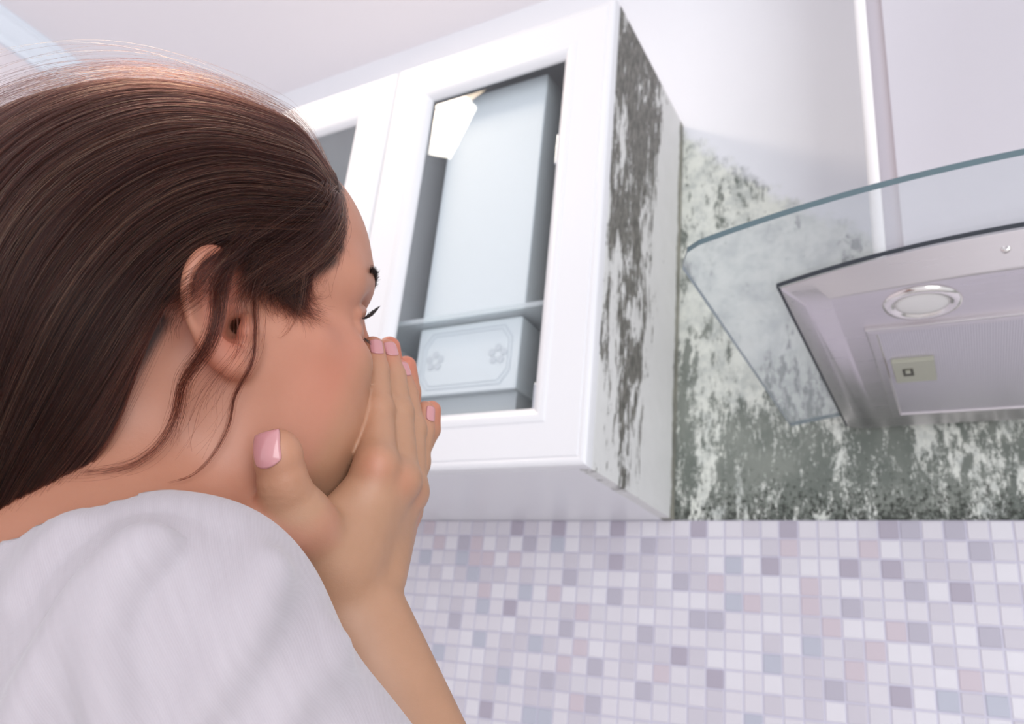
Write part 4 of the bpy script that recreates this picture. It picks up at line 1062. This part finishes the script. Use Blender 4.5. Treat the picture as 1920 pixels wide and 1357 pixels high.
# loose locks falling over the ear and neck
def lock(path, n, spread, clear, seed, ends=.25):
    r = np.random.RandomState(seed); P = []
    for q in path:
        px, py = q[:2]
        d = raydepth(B, px, py, .28, .6) or .38
        P.append(S(px, py, d - (q[2] if len(q) > 2 else clear)))
    P = np.array(P)
    for _ in range(2): P[1:-1, 2] = P[1:-1, 2] * .5 + (P[:-2, 2] + P[2:, 2]) * .25
    # keep off the skin
    C_ = resample(P, 34); out = []
    for k in range(n):
        a = r.normal(size=3) * spread; t_ = np.linspace(0, 1, 34)
        prof_ = (.25 + .75 * np.sin(np.pi * np.clip(t_ * 1.05, 0, 1)) ** .6)[:, None]; b2 = r.normal(size=3) * spread * ends
        wob = np.stack([np.sin(t_ * r.uniform(3, 9) + r.rand() * 6.28) for _ in range(3)], 1) * spread * .5
        p = C_ + a * prof_ + b2 * t_[:, None] ** 2 + wob * t_[:, None]
        end = r.randint(24, 35); out.append(p[:end])
    return out
lk = []
lk += lock([(628, 366, .005), (610, 400, .008), (585, 435, .009), (545, 468, .009), (508, 498, .010), (474, 530, .012), (446, 566, .014)], 420, .0052, .008, 71, .5)
lk += lock([(640, 405, .002), (626, 430, .004), (602, 458, .005), (566, 490, .005), (530, 520, .006), (498, 545, .007)], 300, .0040, .005, 72, .6)
lk += lock([(604, 345, .006), (582, 380, .009), (550, 412, .010), (500, 445, .011), (455, 480, .013), (415, 520, .020), (385, 560, .024)], 300, .0050, .010, 73, .5)
lk += lock([(500, 330, .010), (478, 400, .012), (446, 465, .012), (412, 530, .020), (388, 590, .024), (372, 650, .022), (358, 715, .012), (338, 780, .008), (300, 835, .006), (240, 872, .005), (170, 886, .005), (130, 885, .005)], 130, .0016, .01, 21, .6)
lk += lock([(530, 330, .010), (500, 410, .011), (462, 470, .010), (425, 520, .016), (395, 580, .023), (380, 640, .020), (362, 700, .014), (345, 765, .008), (322, 830, .006)], 80, .0019, .01, 22, 1.4)
lk += lock([(560, 345, .010), (536, 410, .010), (510, 480, .006), (488, 550, .006), (470, 620, .010), (460, 680, .012), (448, 740, .007), (432, 800, .005), (402, 855, .004), (362, 890, .004), (318, 905, .004)], 60, .0006, .006, 23, .7)
lk += lock([(470, 440, .010), (430, 480, .012), (390, 505, .020), (355, 545, .020), (335, 590, .015), (318, 640, .012)], 80, .0026, .012, 24, .8)
lk += lock([(430, 460, .012), (395, 480, .018), (365, 510, .022), (335, 555, .018), (310, 610, .014)], 60, .0022, .012, 25, .8)
for sd in range(9):   # single stray hairs
    ox = rs.uniform(-30, 60)
    lk += lock([(480 + ox, 470, .008), (455 + ox, 560, .012), (430 + ox * .8, 650, .014), (400 + ox * .6, 730, .008), (372 + ox * .4 + rs.uniform(-20, 20), 800, .006), (340 + rs.uniform(-40, 30), 860, .005)], 3, .002, .008, 40 + sd, 2.0)
lk += lock([(575, 470, .004), (572, 540, .004), (560, 590, .004), (530, 625, .003), (500, 632, .003)], 10, .0012, .004, 61, 1.0)
strands('loose_locks', lk, .00006, hair)

# eyebrow and lashes
m_lash = mat('black_lash', (.012, .008, .008), .5)
bp = []
for k in range(900):
    t_ = rs.rand(); s_ = 1 if k % 2 else -1
    f_, u_, l_ = .085 - .022 * t_ ** 2, .027 + .007 * math.sin(t_ * 2.2) + rs.normal() * .0013 * (1 - .6 * t_), (.012 + .036 * t_) * s_
    P = hd(f_ + .02, u_, l_); dr_ = -HF
    for _ in range(25): P = P + dr_ * min(max(Body(P[None])[0], -.002), .01) * .8
    d_ = nrm(HU * .12 - HF * .35 + HL * s_ * .8 + rs.normal(size=3) * .12); nn_ = HF * .5
    bp.append(np.array([P, P + d_ * .0025 + nn_ * .0012, P + d_ * .006 + nn_ * .0016]))
strands('eyebrow_hair', bp, .00009, person, m_lash)
lp_ = []
for k in range(170):
    s_ = 1 if k % 2 else -1; up = (k // 2) % 5 < 4; t_ = rs.rand()
    root = hd(.0815 - .009 * t_ ** 2, (.008 if up else -.004) + .002 * math.sin(t_ * 3.1) - .003 * t_, (.020 + .028 * t_) * s_)
    out_ = nrm(HF * 1.0 + HL * s_ * (.3 + .8 * t_)); L_ = (.0095 if up else .005) * rs.uniform(.8, 1.1); sg_ = 1 if up else -1
    pts_ = [root + out_ * (L_ * q) + HU * sg_ * (L_ * (-.15 * q + .75 * q * q)) + rs.normal(size=3) * .0002 for q in np.linspace(0, 1, 8)]
    lp_.append(np.array(pts_))
strands('eyelashes', lp_, .00014, person, m_lash, .2)
